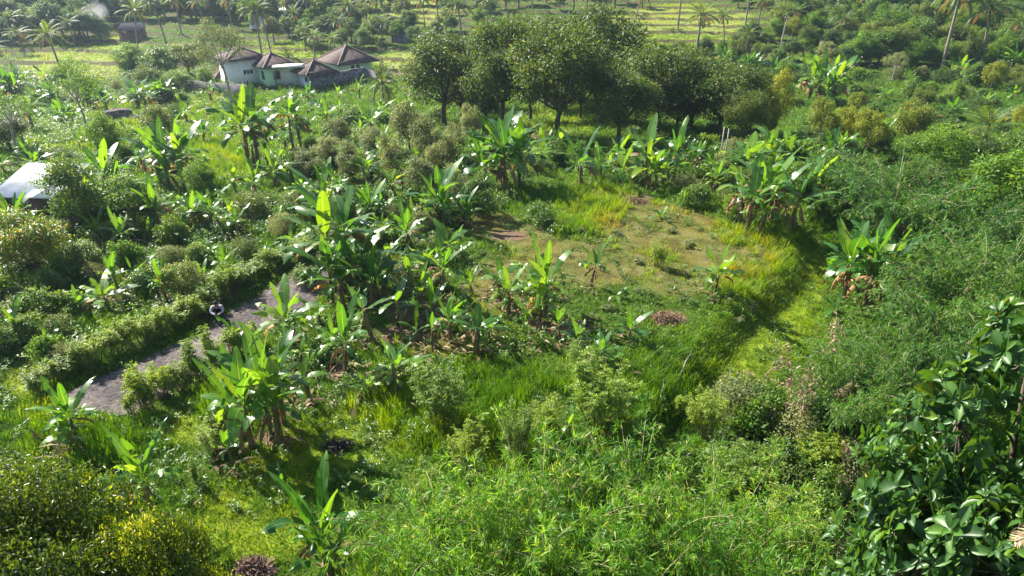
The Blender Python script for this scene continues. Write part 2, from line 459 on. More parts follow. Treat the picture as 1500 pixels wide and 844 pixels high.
TALL = Kind('banana_clump', [banana_variant(i, st, 12, 2.5, 4, 2.9, rad=.6, lean=.06, upright=.3, tear=.6) for i, st in enumerate((4, 3))], 5.4, 4.6, 'banana clump')

# ------------------------------------------------------------------ palms
def frond(g, org, az, e0, L, bend, nl=34, ll=.62, lw=.055, droop=.6, n=14):
    t = np.linspace(0, 1, n + 1); el = e0 - bend * t ** 1.3; ds = L / n
    hx = np.concatenate([[0], np.cumsum(np.cos(el[:-1]) * ds)]); hz = np.concatenate([[0], np.cumsum(np.sin(el[:-1]) * ds)])
    A = np.stack([hx * math.cos(az), hx * math.sin(az), hz], 1) + org
    g.tube(A, np.linspace(.045, .012, n + 1), 4, cap=False)
    u = np.repeat(np.linspace(.16, .99, nl), 2)
    P = np.stack([np.interp(u, t, A[:, k]) for k in range(3)], 1)
    tan = norm(np.gradient(A, axis=0)); Tn = np.stack([np.interp(u, t, tan[:, k]) for k in range(3)], 1)
    S = norm(np.cross(Tn, np.array([0, 0, 1.]))) * np.tile([1, -1], nl)[:, None]
    D = norm(S + Tn * .75 - np.array([0, 0, droop]) + rng.normal(size=S.shape) * .10)
    Nn = np.cross(D, Tn)
    l = ll * np.sin(PI * (u * .82 + .14)) ** .6 * rng.uniform(.85, 1.1, len(u))
    V, T = leaves(P, D, Nn, l, lw, T_LANCE)
    g.add(V, T)

def palm_variant(H, nf, L, lean, ndead=3, areca=False, coco=True):
    gt, gc, gd = Geo(), Geo(), Geo()
    a = rng.uniform(0, 6.28)
    p = [(math.cos(a) * lean * H * t ** 1.7, math.sin(a) * lean * H * t ** 1.7, -.4 + (H + .4) * t) for t in np.linspace(0, 1, 14)]
    gt.tube(p, np.r_[.24, np.linspace(.17, .11, 13)] * (.6 if areca else 1.0), 8)
    top = np.array(p[-1])
    for k in range(nf):
        f = k / (nf - 1)
        frond(gc, top, k * 2.4, 1.35 - 1.75 * f, L * rng.uniform(.85, 1.08), .8 + .75 * f * rng.uniform(.7, 1.2), lw=.075, droop=.35 + .5 * f)
    for k in range(ndead):
        frond(gd, top - np.array([0, 0, .15]), rng.uniform(0, 6.28), -.5, L * .8, 1.0, nl=22, lw=.05, droop=1.3)
    parts = [('trunk', gt.mesh('palm_trunk', 'pale_bark' if areca else 'palm_bark')), ('crown', gc.mesh('palm_crown', 'palm_leaf'))]
    if ndead: parts.append(('dead_fronds', gd.mesh('dead_fronds', 'banana_dry')))
    if coco:
        g = Geo()
        for k in range(9):
            th = k * .7; c = top + np.array([math.cos(th) * .28, math.sin(th) * .28, -.28 + .08 * (k % 3)])
            g.tube([c + [0, 0, .14], c + [0, 0, .08], c, c - [0, 0, .08], c - [0, 0, .15]], [.02, .10, .13, .10, .02], 6)
        parts.append(('coconuts', g.mesh('coconuts', 'coconut', smooth=True)))
    return parts

PALM = Kind('coconut_palm', [palm_variant(8, 20, 3.6, .06), palm_variant(8, 18, 3.4, .16), palm_variant(8, 22, 3.8, .10, 4), palm_variant(8, 17, 3.5, .02, 5)], 9.8, 6.6, 'palm')
LOWPALM = Kind('coconut_palm', [palm_variant(1.6, 14, 3.2, .02, 0, coco=False), palm_variant(2.6, 16, 3.3, .04, 2, coco=False)], 4.6, 5.4, 'palm')
ARECA = Kind('areca_palm', [palm_variant(9, 10, 1.9, .04, 0, True, False), palm_variant(9, 9, 1.7, .08, 1, True, False)], 10.2, 3.4, 'palm')

# ------------------------------------------------------------------ broadleaf trees
def tree_variant(H, r, rz, mat, n, L, W, nb=26, fork=.4, tr=.22, nl=8, shell=.5, bark='bark', low=-.5, up=.25, s0=.28, s1=.48, czf=None, clump=0, crad=.3, tmpl=T_DIAMOND, droop=.25, bare=0):
    cz = H - rz if czf is None else czf
    bl = sub_blobs(0, 0, cz, r, r, rz, nb, s0, s1, low)
    g = Geo(); trunk_geo(g, H, tr, bl, nl, fork)
    return [('trunk', g.mesh('trunk', bark)), ('crown', crown_mesh('crown', bl, n, L, W, mat, tmpl, shell, droop, up=up, clump=clump, crad=crad))]

MANGO = Kind('dense_tree', [tree_variant(9, 4.3, 4.1, 'dark_leaf', 14500, .31, .12, nb=50, clump=5, crad=.2, fork=.33, low=-.8, s0=.17, s1=.34, czf=5.6, nl=14) for _ in range(4)], 9.2, 8.6, 'tree')
YELLOW = Kind('yellow_leaved_tree', [tree_variant(6, 2.2, 2.7, 'yellow_leaf', 8000, .17, .09, nb=34, s0=.15, s1=.33, fork=.3, tr=.12, low=-.8) for _ in range(2)], 6.1, 4.3, 'tree')
def cone_variant():
    bl = []
    for k in range(46):
        t = rng.random() ** .8; a = rng.uniform(0, 6.28); r = 1.05 * (1 - t) ** .7 * rng.uniform(.3, 1)
        q = .30 * (1.15 - .6 * t); bl.append(((math.cos(a) * r, math.sin(a) * r, .5 + 4.0 * t), (q, q, q * 1.1)))
    g = Geo(); trunk_geo(g, 4.6, .06, bl, 16, .8)
    return [('trunk', g.mesh('trunk', 'bark')), ('crown', crown_mesh('crown', bl, 4200, .20, .075, 'olive_leaf', T_DIAMOND, .3, .1, clump=5, crad=.08))]
CONE = Kind('slender_tree', [tree_variant(4.4, 1.2, 2.0, 'olive_leaf', 4200, .17, .065, nb=34, fork=.55, tr=.06, s0=.16, s1=.34, low=-.97, nl=16, clump=4, crad=.09) for _ in range(5)], 4.8, 2.2, 'tree')
AIRY = Kind('airy_tree', [tree_variant(8, 2.9, 2.8, 'olive_leaf', 4200, .20, .075, nb=34, fork=.5, tr=.11, nl=20, s0=.12, s1=.26, bark='pale_bark'),
                          tree_variant(8, 2.9, 2.8, 'mid_leaf', 4200, .20, .075, nb=34, fork=.5, tr=.11, nl=20, s0=.12, s1=.26, bark='pale_bark')], 8.2, 6.0, 'tree')
ROUND = Kind('leafy_tree', [tree_variant(6, 2.7, 2.7, m, 8000, .24, .11, nb=38, s0=.14, s1=.34, fork=.3, tr=.15, low=-.8, clump=5, crad=.16) for m in ('mid_leaf', 'bush_leaf', 'young_leaf', 'dark_leaf', 'mid_leaf')], 6.2, 5.4, 'tree')
FOREST = Kind('forest_tree', [tree_variant(10, 3.7, 4.2, m, 5600, .42, .2, nb=36, s0=.15, s1=.33, fork=.45, tr=.2, low=-.7) for m in ('forest_leaf', 'forest_leaf', 'olive_leaf', 'forest_leaf', 'mid_leaf')], 10.2, 7.4, 'tree')
BUSH = Kind('leafy_bush', [tree_variant(1.7, 1.05, .95, m, 3000, l, w, nb=14, fork=.3, tr=.035, bark='twig', low=-.6, s0=.3, s1=.55, clump=4, crad=.07) for m, l, w in
        (('bush_leaf', .15, .075), ('dark_leaf', .13, .06), ('bush_leaf', .22, .07), ('mid_leaf', .17, .09), ('olive_leaf', .12, .05))], 1.85, 2.2, 'bush')

# shrubs with feathery pinnate leaves: the living hedge beside the track
def pinnate(P, D, L, nl, ll, lw):
    """sprays: leaflets in pairs along a drooping stalk"""
    n = len(P); t = np.linspace(.2, 1, nl)
    D = norm(D); Pq = P[:, None] + D[:, None] * (t * 1)[None, :, None] * L[:, None, None]
    Pq[:, :, 2] -= (t ** 2)[None] * L[:, None] * .35
    S = norm(np.cross(D, np.array([0, 0, 1.]) + rng.normal(size=(n, 3)) * .2))
    out = []
    for s in (-1, 1):
        d = norm(S[:, None] * s + D[:, None] * .55 + rng.normal(size=(n, nl, 3)) * .15 - np.array([0, 0, .15]))
        Nn = np.broadcast_to(np.array([0, 0, 1.]), d.shape) + rng.normal(size=d.shape) * .35
        out.append(leaves(Pq.reshape(-1, 3), d.reshape(-1, 3), Nn.reshape(-1, 3), ll, lw, T_DIAMOND))
    V = np.concatenate([o[0] for o in out]); T = np.concatenate([out[0][1], out[1][1] + len(out[0][0])])
    return V, T

def feather_shrub(H, ns, R0, mat, nspray=16, L=.34, ll=.085, lw=.045, topf=.45):
    g = Geo(); gl = Geo()
    for k in range(ns):
        a = rng.uniform(0, 6.28); r = R0 * math.sqrt(rng.random())
        h = H * rng.uniform(.65, 1.05)
        b = np.array([math.cos(a) * r * .4, math.sin(a) * r * .4, -.1]); e = np.array([math.cos(a) * r, math.sin(a) * r, h])
        g.tube([b, (b + e) / 2 + rng.normal(size=3) * .04, e], [.022, .016, .008], 5)
        u = rng.uniform(1 - topf, 1, nspray)
        P = b + (e - b) * u[:, None] + rng.normal(size=(nspray, 3)) * .02
        D = rvec(nspray); D[:, 2] = np.abs(D[:, 2]) * .7 + .1 * u
        V, T = pinnate(P, D, L * rng.uniform(.7, 1.15, nspray), 6, ll, lw)
        gl.add(V, T)
    return [('stems', g.mesh('stems', 'twig')), ('foliage', gl.mesh('feather_foliage', mat))]

HEDGE = Kind('feathery_shrub', [feather_shrub(1.5, 15, .6, 'shrub_leaf', 18, .36, .10, .05, .38) for _ in range(4)], 1.75, 1.7, 'shrub')
SEED = Kind('seedling', [feather_shrub(.55, 4, .34, 'olive_leaf', 9, .26, .09, .05, .7) for _ in range(4)], .75, .9, 'seedling')
SPIRE = Kind('spire_shrub', [feather_shrub(1.8, 8, .34, 'shrub_leaf', 28, .28, .09, .045, .7) for _ in range(3)], 2.0, 1.0, 'shrub')
BIGSHRUB = Kind('feathery_shrub', [feather_shrub(2.6, 30, 1.3, 'shrub_leaf', 24, .36, .10, .048, .55) for _ in range(3)], 2.9, 3.2, 'shrub')

# ------------------------------------------------------------------ bamboo
def bamboo_variant(nc, Lc, spread, mat, lw, ll, nspray, perspray, sl=.6, start=.3):
    g = Geo(); P = []; D = []
    for k in range(nc):
        a = k * 2.4 + rng.normal() * .3
        r = .5 * math.sqrt(rng.random()) * spread / 2
        e0 = rng.uniform(1.15, 1.5); bend = rng.uniform(.9, 2.3) * (.5 + spread / 6)
        L = Lc * rng.uniform(.55, 1.05); n = 12; t = np.linspace(0, 1, n + 1)
        el = e0 - bend * t ** 1.7; ds = L / n
        hx = r + np.concatenate([[0], np.cumsum(np.cos(el[:-1]) * ds)]); hz = np.concatenate([[0], np.cumsum(np.sin(el[:-1]) * ds)]) - .2
        A = np.stack([hx * math.cos(a), hx * math.sin(a), hz], 1)
        g.tube(A, np.linspace(.034, .006, n + 1), 5)
        u = rng.uniform(start, 1.0, nspray)
        P.append(np.stack([np.interp(u, t, A[:, q]) for q in range(3)], 1))
        tn = norm(np.gradient(A, axis=0)); tu = np.stack([np.interp(u, t, tn[:, q]) for q in range(3)], 1)
        D.append(norm(rvec(nspray) + tu * .7 + np.array([0, 0, .05])))
    P = np.concatenate(P); D = np.concatenate(D); n = len(P)
    Ls = sl * rng.uniform(.5, 1.2, n)
    E = P + D * Ls[:, None] - np.array([0, 0, .18]) * Ls[:, None]
    for i in rng.choice(n, min(n, 260), replace=False): g.tube([P[i], (P[i] + E[i]) / 2 + [0, 0, .03], E[i]], [.007, .005, .003], 3, cap=False)
    u = rng.uniform(.25, 1, (n, perspray))
    Q = P[:, None] + (E - P)[:, None] * u[..., None]
    dd = norm(D[:, None] + rng.normal(size=(n, perspray, 3)) * .55 - np.array([0, 0, .35]))
    Nn = np.array([0, 0, 1.]) + rng.normal(size=dd.shape) * .4
    l = ll * rng.uniform(.6, 1.2, n * perspray)
    V, T = leaves(Q.reshape(-1, 3), dd.reshape(-1, 3), Nn.reshape(-1, 3), l, lw * rng.uniform(.8, 1.2, len(l)), T_LANCE)
    return [('culms', g.mesh('culms', 'culm')), ('foliage', mk_mesh('bamboo_foliage', V, T, mat))]

BAM = Kind('bamboo_clump', [bamboo_variant(46, 6.2, 3.2, 'bamboo_leaf', .044, .25, 36, 13, .7) for _ in range(3)], 4.9, 7.4, 'bamboo')
BAMN = Kind('bamboo_clump', [bamboo_variant(34, 4.8, 2.6, 'bright_bamboo_leaf', .036, .29, 32, 11, .55) for _ in range(3)], 4.0, 5.6, 'bamboo')

# ------------------------------------------------------------------ the two crowns close to the camera
def big_leaf_tree():
    bl = sub_blobs(0, 0, 5.6, 4.0, 3.8, 3.6, 46, .17, .34, -.7)
    g = Geo(); trunk_geo(g, 9, .28, bl, 26, .45, n=10)
    n = 2500
    P, d = blob_points(bl, n, .62, .3)
    ax = norm(d + rvec(n) * .35 + np.array([0, 0, .35]))
    k = 9
    ref = norm(np.cross(ax, rvec(n))); ref2 = np.cross(ax, ref)
    th = (np.arange(k) * 2.4)[None] + rng.uniform(0, 6.28, n)[:, None]
    el = np.linspace(.15, 1.0, k)[None] + rng.normal(size=(n, k)) * .12
    D = (np.cos(th)[..., None] * ref[:, None] + np.sin(th)[..., None] * ref2[:, None]) * np.cos(el)[..., None] + ax[:, None] * np.sin(el)[..., None]
    Pk = P[:, None] + ax[:, None] * (np.linspace(0, .12, k))[None, :, None]
    Nn = np.broadcast_to(ax[:, None], D.shape) + rng.normal(size=D.shape) * .15
    L = (.34 * (1.1 - .5 * np.linspace(0, 1, k)))[None] * rng.uniform(.6, 1.2, (n, k)) * rng.uniform(.6, 1.15, n)[:, None]
    V, T = leaves(Pk.reshape(-1, 3), D.reshape(-1, 3), Nn.reshape(-1, 3), L.ravel(), L.ravel() * .43, T_BIG)
    for i in range(0, n, 3):
        c = min(bl, key=lambda b: (b[0][0] - P[i][0]) ** 2 + (b[0][1] - P[i][1]) ** 2 + (b[0][2] - P[i][2]) ** 2)[0]
        g.tube([np.array(c), (np.array(c) + P[i]) / 2 - [0, 0, .08], P[i]], [.022, .015, .009], 4, cap=False)
    return [('trunk', g.mesh('trunk', 'bark')), ('crown', mk_mesh('crown', V, T, 'big_leaf'))]
BIGLEAF = Kind('large_leaved_tree', [big_leaf_tree()], 9.2, 7.9, 'tree')

leafmat('tip_leaf', [(0, (.035, .065, .012)), (.45, (.055, .095, .015)), (.72, (.12, .15, .018)), (.88, (.34, .32, .025)), (1, (.42, .36, .04))], trans=.33, tmul=(2.0, 1.8, .8), rough=.38, spec=.5, var=.05)
leafmat('tip_green', [(0, (.038, .072, .012)), (.6, (.062, .105, .016)), (1, (.11, .15, .02))], trans=.33, tmul=(2.4, 2.1, .8), rough=.36, spec=.55, var=.05)
leafmat('tip_yellow', [(0, (.16, .22, .02)), (.5, (.28, .33, .025)), (1, (.42, .38, .12))], trans=.4, tmul=(1.7, 1.6, .8), rough=.4, var=.05)
def near_tree(n, r, tips, thr):
    bl = sub_blobs(0, 0, 4.6, r, r, 2.0, 60, .14, .30, -.5)
    g = Geo(); trunk_geo(g, 6.5, .16, bl, 14, .45)
    P, d = blob_points(bl, tips, .95, .5)
    k = (d[:, 2] > .1) & (P[:, 2] > 4.0) & (wob(P[:, 0], P[:, 1], 1.9) > thr); P, d = P[k], d[k]
    P = np.repeat(P, 9, 0) + rng.normal(size=(len(P) * 9, 3)) * .07; d = np.repeat(d, 9, 0)
    V, T = leaves(P, norm(d * .8 + rvec(len(P)) * .8), norm(d + rvec(len(P)) * .6), .085 * rng.uniform(.6, 1.2, len(P)), .038, T_DIAMOND)
    return [('trunk', g.mesh('trunk', 'bark')), ('crown', crown_mesh('crown', bl, n, .092, .042, 'tip_green', T_DIAMOND, .45, .1, clump=8, crad=.09)), ('young_leaves', mk_mesh('young_leaves', V, T, 'tip_yellow'))]
NEARTREE = Kind('small_leaved_tree', [near_tree(84000, 3.0, 1300, .4), near_tree(76000, 3.0, 3600, -.3)], 7.0, 6.2, 'tree')
# ------------------------------------------------------------------ where the plot has what (ellipses located through the view, laid on the ground)
def zone(px, py, ell):
    w = np.zeros(px.shape)
    for x, y, rx, ry in ell:
        w = np.maximum(w, 1 - sstep(.55, 1.25, np.hypot((px - x) / rx, (py - y) / ry)))
    return w
Z_DRY = [(960, 335, 110, 42), (1060, 372, 85, 42), (765, 345, 62, 22), (860, 385, 130, 40), (1000, 410, 70, 30), (740, 420, 60, 50),
         (640, 505, 60, 25), (1105, 385, 45, 25), (720, 330, 60, 20), (560, 445, 60, 16)]
Z_SOIL = [(610, 455, 60, 20), (590, 490, 40, 16), (930, 292, 30, 12), (115, 655, 32, 10), (240, 770, 28, 12), (372, 832, 34, 20), (400, 645, 40, 12),
          (1040, 605, 50, 10), (660, 300, 30, 10), (980, 465, 30, 12), (745, 345, 36, 8), (600, 330, 50, 10), (280, 185, 22, 8), (500, 545, 30, 14),
          (590, 355, 40, 8), (590, 212, 20, 6), (820, 480, 60, 16), (1250, 700, 60, 50), (440, 222, 20, 8), (620, 105, 60, 7), (1090, 82, 60, 5), (1340, 168, 60, 6)]
Z_LIME = [(1120, 470, 90, 80), (1060, 560, 80, 60), (1170, 400, 50, 70), (110, 200, 100, 30), (170, 170, 90, 22), (330, 225, 45, 45), (1110, 470, 70, 55), (1080, 550, 70, 50), (610, 620, 80, 60), (370, 770, 100, 70),
          (290, 625, 80, 30), (250, 150, 120, 30), (1160, 420, 50, 60), (560, 190, 60, 14), (100, 600, 80, 30), (500, 640, 90, 50), (870, 295, 60, 30),
          (1000, 40, 90, 40), (600, 20, 70, 30), (900, 640, 60, 30), (1100, 420, 50, 30), (60, 560, 60, 30), (420, 80, 60, 16), (700, 540, 40, 20), (400, 700, 60, 40), (820, 175, 90, 20)]
Z_TALL = [(865, 305, 60, 40), (850, 330, 45, 18), (1100, 350, 48, 20), (1090, 412, 45, 30), (1140, 375, 24, 30), (650, 600, 120, 60), (130, 650, 100, 34), (985, 560, 60, 60),
          (330, 590, 60, 20), (330, 235, 40, 45), (1170, 330, 40, 30), (740, 560, 90, 30), (200, 480, 90, 14), (880, 560, 60, 40)]
Z_UNDER = [(120, 340, 200, 110), (330, 350, 130, 70), (60, 480, 110, 70), (200, 440, 130, 40), (450, 340, 90, 50), (560, 300, 80, 50), (540, 230, 120, 50), (690, 290, 60, 40),
           (640, 370, 50, 40), (1040, 240, 200, 40), (1150, 300, 70, 40), (1300, 170, 260, 70), (1350, 60, 260, 60), (700, 210, 120, 50), (60, 170, 90, 60), (230, 130, 120, 30), (290, 560, 80, 16),
           (470, 500, 60, 40), (1150, 700, 130, 120), (800, 510, 90, 30), (560, 400, 60, 40), (950, 255, 120, 20), (1430, 300, 200, 160), (300, 100, 300, 14)]
ROAD = [(70, 590), (130, 558), (210, 525), (300, 482), (352, 446), (420, 405), (470, 385), (492, 405), (466, 440), (412, 470), (345, 514), (262, 569), (205, 606), (165, 616)]
ROADW = np.array([at(*p)[:2] for p in ROAD])
def in_poly(x, y, P):
    c = np.zeros(x.shape, bool); n = len(P)
    for i in range(n):
        x1, y1 = P[i]; x2, y2 = P[(i + 1) % n]
        m = ((y1 > y) != (y2 > y)) & (x < (x2 - x1) * (y - y1) / (y2 - y1 + 1e-12) + x1)
        c ^= m
    return c

# ------------------------------------------------------------------ ground
xs = np.concatenate([np.arange(0, 48, .4), np.arange(48, 130, 1.2), 130 * 1.06 ** np.arange(0, 42)])
xs = np.unique(np.concatenate([-xs, xs]))
ys = np.concatenate([-60 * 1.3 ** np.arange(7, -1, -1.), np.arange(-50, 8, 4), np.arange(8, 70, .35), np.arange(70, 240, .8), 240 * 1.05 ** np.arange(0, 42)])
GX, GY = np.meshgrid(xs, ys); GZ = height(GX, GY)
nx, ny = len(xs), len(ys)
V = np.stack([GX.ravel(), GY.ravel(), GZ.ravel()], 1)
ii = (np.arange(ny - 1)[:, None] * nx + np.arange(nx - 1)[None]).ravel()
Q = np.stack([ii, ii + 1, ii + 1 + nx, ii + nx], 1)
PX, PY, ZC = project(V[:, 0], V[:, 1], V[:, 2])
PX = np.where(V[:, 1] < 5, 0, PX); PY = np.where(V[:, 1] < 5, 2000, PY)

def riser(x, y):
    """steep banks of the terraces behind"""
    gy = (height(x, y + .5) - height(x, y - .5)); gx = (height(x + .5, y) - height(x - .5, y))
    return sstep(.18, .35, np.hypot(gx, gy)) * (y > 66) * (y < 240)

def groundmat():
    m, N, L = newmat('ground')
    tc = N.new('ShaderNodeTexCoord')
    def noise(s, d=6, off=0):
        n = N.new('ShaderNodeTexNoise'); n.inputs['Scale'].default_value = s; n.inputs['Detail'].default_value = d
        L.new(tc.outputs['Object'], n.inputs['Vector']); return n
    n1, n2, n3 = noise(.35), noise(2.2), noise(14)
    base = ramp(N, [(.3, (.040, .070, .014)), (.5, (.065, .105, .018)), (.7, (.10, .13, .025))]); L.new(n2.outputs[0], base.inputs[0])
    def zonemix(attr, stops, prev, n, lo=.35, hi=.65):
        r = ramp(N, stops); L.new(n.outputs[0], r.inputs[0])
        a = N.new('ShaderNodeAttribute'); a.attribute_name = attr
        s = N.new('ShaderNodeMath'); s.operation = 'MULTIPLY_ADD'; L.new(n2.outputs[0], s.inputs[0]); s.inputs[1].default_value = .9; L.new(a.outputs['Fac'], s.inputs[2])
        mr = N.new('ShaderNodeMapRange'); mr.interpolation_type = 'SMOOTHSTEP'; L.new(s.outputs[0], mr.inputs[0]); mr.inputs[1].default_value = lo + .45; mr.inputs[2].default_value = hi + .45
        mx = N.new('ShaderNodeMix'); mx.data_type = 'RGBA'; L.new(mr.outputs[0], mx.inputs[0]); L.new(prev, mx.inputs[6]); L.new(r.outputs[0], mx.inputs[7])
        return mx.outputs[2]
    c = zonemix('lime', [(.3, (.12, .18, .014)), (.7, (.24, .29, .025))], base.outputs[0], n3)
    c = zonemix('dry', [(.32, (.085, .068, .028)), (.5, (.14, .118, .05)), (.62, (.12, .15, .038))], c, n3, .25, .95)
    dk = ramp(N, [(.42, (1, 1, 1)), (.6, (.48, .44, .42))]); nd = noise(.9, 7); L.new(nd.outputs[0], dk.inputs[0])
    mm = N.new('ShaderNodeMix'); mm.data_type = 'RGBA'; mm.blend_type = 'MULTIPLY'; mm.inputs[0].default_value = 1; L.new(c, mm.inputs[6]); L.new(dk.outputs[0], mm.inputs[7]); c = mm.outputs[2]
    c = zonemix('field', [(.3, (.20, .18, .05)), (.55, (.17, .22, .045))], c, n1, .3, .7)
    c = zonemix('soil', [(.3, (.05, .03, .022)), (.5, (.13, .08, .055)), (.75, (.26, .19, .14))], c, n3)
    c = zonemix('riser', [(.3, (.05, .06, .018)), (.6, (.10, .085, .04))], c, n3)
    p = N.new('ShaderNodeBsdfPrincipled'); p.inputs['Roughness'].default_value = .95; p.inputs['Specular IOR Level'].default_value = .1
    L.new(c, p.inputs['Base Color'])
    b = N.new('ShaderNodeBump'); b.inputs['Strength'].default_value = .8; b.inputs['Distance'].default_value = .08
    L.new(n3.outputs[0], b.inputs['Height']); L.new(b.outputs[0], p.inputs['Normal'])
    o = N.new('ShaderNodeOutputMaterial'); L.new(p.outputs[0], o.inputs[0])
groundmat()
Z_FIELD = [(110, 95, 90, 28), (170, 62, 50, 12), (600, 90, 60, 14), (1000, 30, 120, 22), (620, 20, 60, 20)]
me = mk_mesh('ground', V, Q, 'ground', dict(dry=zone(PX, PY, Z_DRY), soil=zone(PX, PY, Z_SOIL), lime=zone(PX, PY, Z_LIME), field=zone(PX, PY, Z_FIELD), riser=riser(V[:, 0], V[:, 1])), smooth=True)
setp(add('ground', me), 'rolling green ground of the overgrown plot and terraces', 'ground', kind='structure')

# dirt track: its own thin sheet over the ground
gx = np.arange(ROADW[:, 0].min() - .5, ROADW[:, 0].max() + .5, .16); gy = np.arange(ROADW[:, 1].min() - .5, ROADW[:, 1].max() + .5, .16)
AX, AY = np.meshgrid(gx, gy)
wx = AX + .14 * wob(AX, AY, 1.9) + .14 * wob(AX, AY, 6.); wy = AY + .14 * wob(AX, AY, 1.7, 3.) + .14 * wob(AX, AY, 5.5, 1.)
ins = in_poly(wx, wy, ROADW)
vz = height(AX, AY) + .035 + .012 * wob(AX, AY, 3.)
id0 = (np.arange(len(gy) - 1)[:, None] * len(gx) + np.arange(len(gx) - 1)[None])
keep = ins[:-1, :-1] & ins[1:, 1:] & ins[:-1, 1:] & ins[1:, :-1]
q = id0[keep]; Q = np.stack([q, q + 1, q + 1 + len(gx), q + len(gx)], 1)
used, inv = np.unique(Q, return_inverse=True); RV = np.stack([AX.ravel(), AY.ravel(), vz.ravel()], 1)[used]
m, N, L = newmat('track')
tc = N.new('ShaderNodeTexCoord')
na = N.new('ShaderNodeTexNoise'); na.inputs['Scale'].default_value = .55; na.inputs['Detail'].default_value = 5; L.new(tc.outputs['Object'], na.inputs[0])
nb = N.new('ShaderNodeTexNoise'); nb.inputs['Scale'].default_value = 7; nb.inputs['Detail'].default_value = 8; nb.inputs['Roughness'].default_value = .7; L.new(tc.outputs['Object'], nb.inputs[0])
ra = ramp(N, [(.36, (.08, .072, .072)), (.5, (.115, .10, .096)), (.68, (.20, .175, .155))]); L.new(na.outputs[0], ra.inputs[0])
rb = ramp(N, [(.35, (.35, .33, .33)), (.55, (1, 1, 1)), (.72, (1.9, 1.8, 1.7))]); L.new(nb.outputs[0], rb.inputs[0])
mu = N.new('ShaderNodeMix'); mu.data_type = 'RGBA'; mu.blend_type = 'MULTIPLY'; mu.inputs[0].default_value = 1; L.new(ra.outputs[0], mu.inputs[6]); L.new(rb.outputs[0], mu.inputs[7])
p = N.new('ShaderNodeBsdfPrincipled'); p.inputs['Roughness'].default_value = .95; p.inputs['Specular IOR Level'].default_value = .1; L.new(mu.outputs[2], p.inputs[0])
b = N.new('ShaderNodeBump'); b.inputs['Distance'].default_value = .06; b.inputs['Strength'].default_value = .8; L.new(nb.outputs[0], b.inputs['Height']); L.new(b.outputs[0], p.inputs['Normal'])
o = N.new('ShaderNodeOutputMaterial'); L.new(p.outputs[0], o.inputs[0])
setp(add('dirt_track', mk_mesh('dirt_track', RV, inv.reshape(-1, 4), 'track', smooth=True)), 'grey brown dirt track beside the living hedge', 'path', kind='structure')

# ------------------------------------------------------------------ grass, weeds and litter (uncountable: one object each)
def sample(n, y0, y1, p=1.0):
    """points on the ground in front, more of them nearby for p > 0"""
    u = rng.random(n)
    e = 2 - p
    y = (y0 ** e + u * (y1 ** e - y0 ** e)) ** (1 / e) if abs(e) > 1e-6 else y0 * (y1 / y0) ** u
    x = rng.uniform(-1, 1, n) * (.86 * y + 3)
    z = height(x, y)
    px, py, _ = project(x, y, z)
    return x, y, z, px, py

def tuft(nb, h, r, w, lean):
    a = rng.uniform(0, 6.28, nb); rr = r * np.sqrt(rng.random(nb))
    P = np.stack([np.cos(a) * rr, np.sin(a) * rr, np.zeros(nb)], 1)
    az = rng.uniform(0, 6.28, nb); le = lean * rng.uniform(.3, 1.4, nb)
    D = np.stack([np.cos(az) * le, np.sin(az) * le, np.ones(nb)], 1)
    Nn = np.stack([-np.cos(az), -np.sin(az), le], 1) + rvec(nb) * .3
    return leaves(P, D, Nn, h * rng.uniform(.55, 1.15, nb), w, T_BLADE)

def tile(name, templates, x, y, z, s, tint, mat, label, cat, sz=None):
    Vs, Ts, As = [], [], []; base = 0
    which = rng.integers(0, len(templates), len(x)); sz = s if sz is None else sz
    for k, (tv, tt) in enumerate(templates):
        i = np.nonzero(which == k)[0]
        if not len(i): continue
        a = rng.uniform(0, 6.28, len(i)); c, sn = np.cos(a)[:, None], np.sin(a)[:, None]
        X = (tv[None, :, 0] * c - tv[None, :, 1] * sn) * s[i][:, None] + x[i][:, None]
        Y = (tv[None, :, 0] * sn + tv[None, :, 1] * c) * s[i][:, None] + y[i][:, None]
        Z = tv[None, :, 2] * sz[i][:, None] + z[i][:, None]
        Vs.append(np.stack([X, Y, Z], 2).reshape(-1, 3))
        Ts.append((tt[None] + (np.arange(len(i)) * len(tv))[:, None, None] + base).reshape(-1, 3)); base += len(i) * len(tv)
        As.append(np.repeat(tint[i], len(tv)))
    me = mk_mesh(name, np.concatenate(Vs), np.concatenate(Ts), mat, dict(tint=np.concatenate(As)))
    return setp(add(name, me), label, cat, kind='stuff')

def not_road(x, y): return ~in_poly(x + rng.normal(size=len(x)) * .16, y + rng.normal(size=len(x)) * .16, ROADW)

def tint_at(px, py, x, y):
    t = .27 + .17 * wob(x, y, .8, 1.) + .29 * zone(px, py, Z_LIME) * (.6 + .5 * wob(x, y, 1.6))
    d = zone(px, py, Z_DRY)
    return t * (1 - d) + d * (.64 + .27 * wob(x, y, .9, 5.)) + rng.normal(size=len(x)) * .05

# short turf
x, y, z, px, py = sample(118000, 12, 52, .6)
keep = not_road(x, y) & (rng.random(len(x)) < 1 - .80 * zone(px, py, Z_SOIL))
x, y, z, px, py = [a[keep] for a in (x, y, z, px, py)]
d = zone(px, py, Z_DRY)
tile('turf', [tuft(9, .17, .17, .016, .8) for _ in range(5)], x, y, z - .01, rng.uniform(.7, 1.5, len(x)) * (1 - .25 * d), tint_at(px, py, x, y), 'grass_blade', 'short turf covering the open ground of the plot', 'grass', sz=rng.uniform(.5, 1.3, len(x)) * (1 - .55 * d))
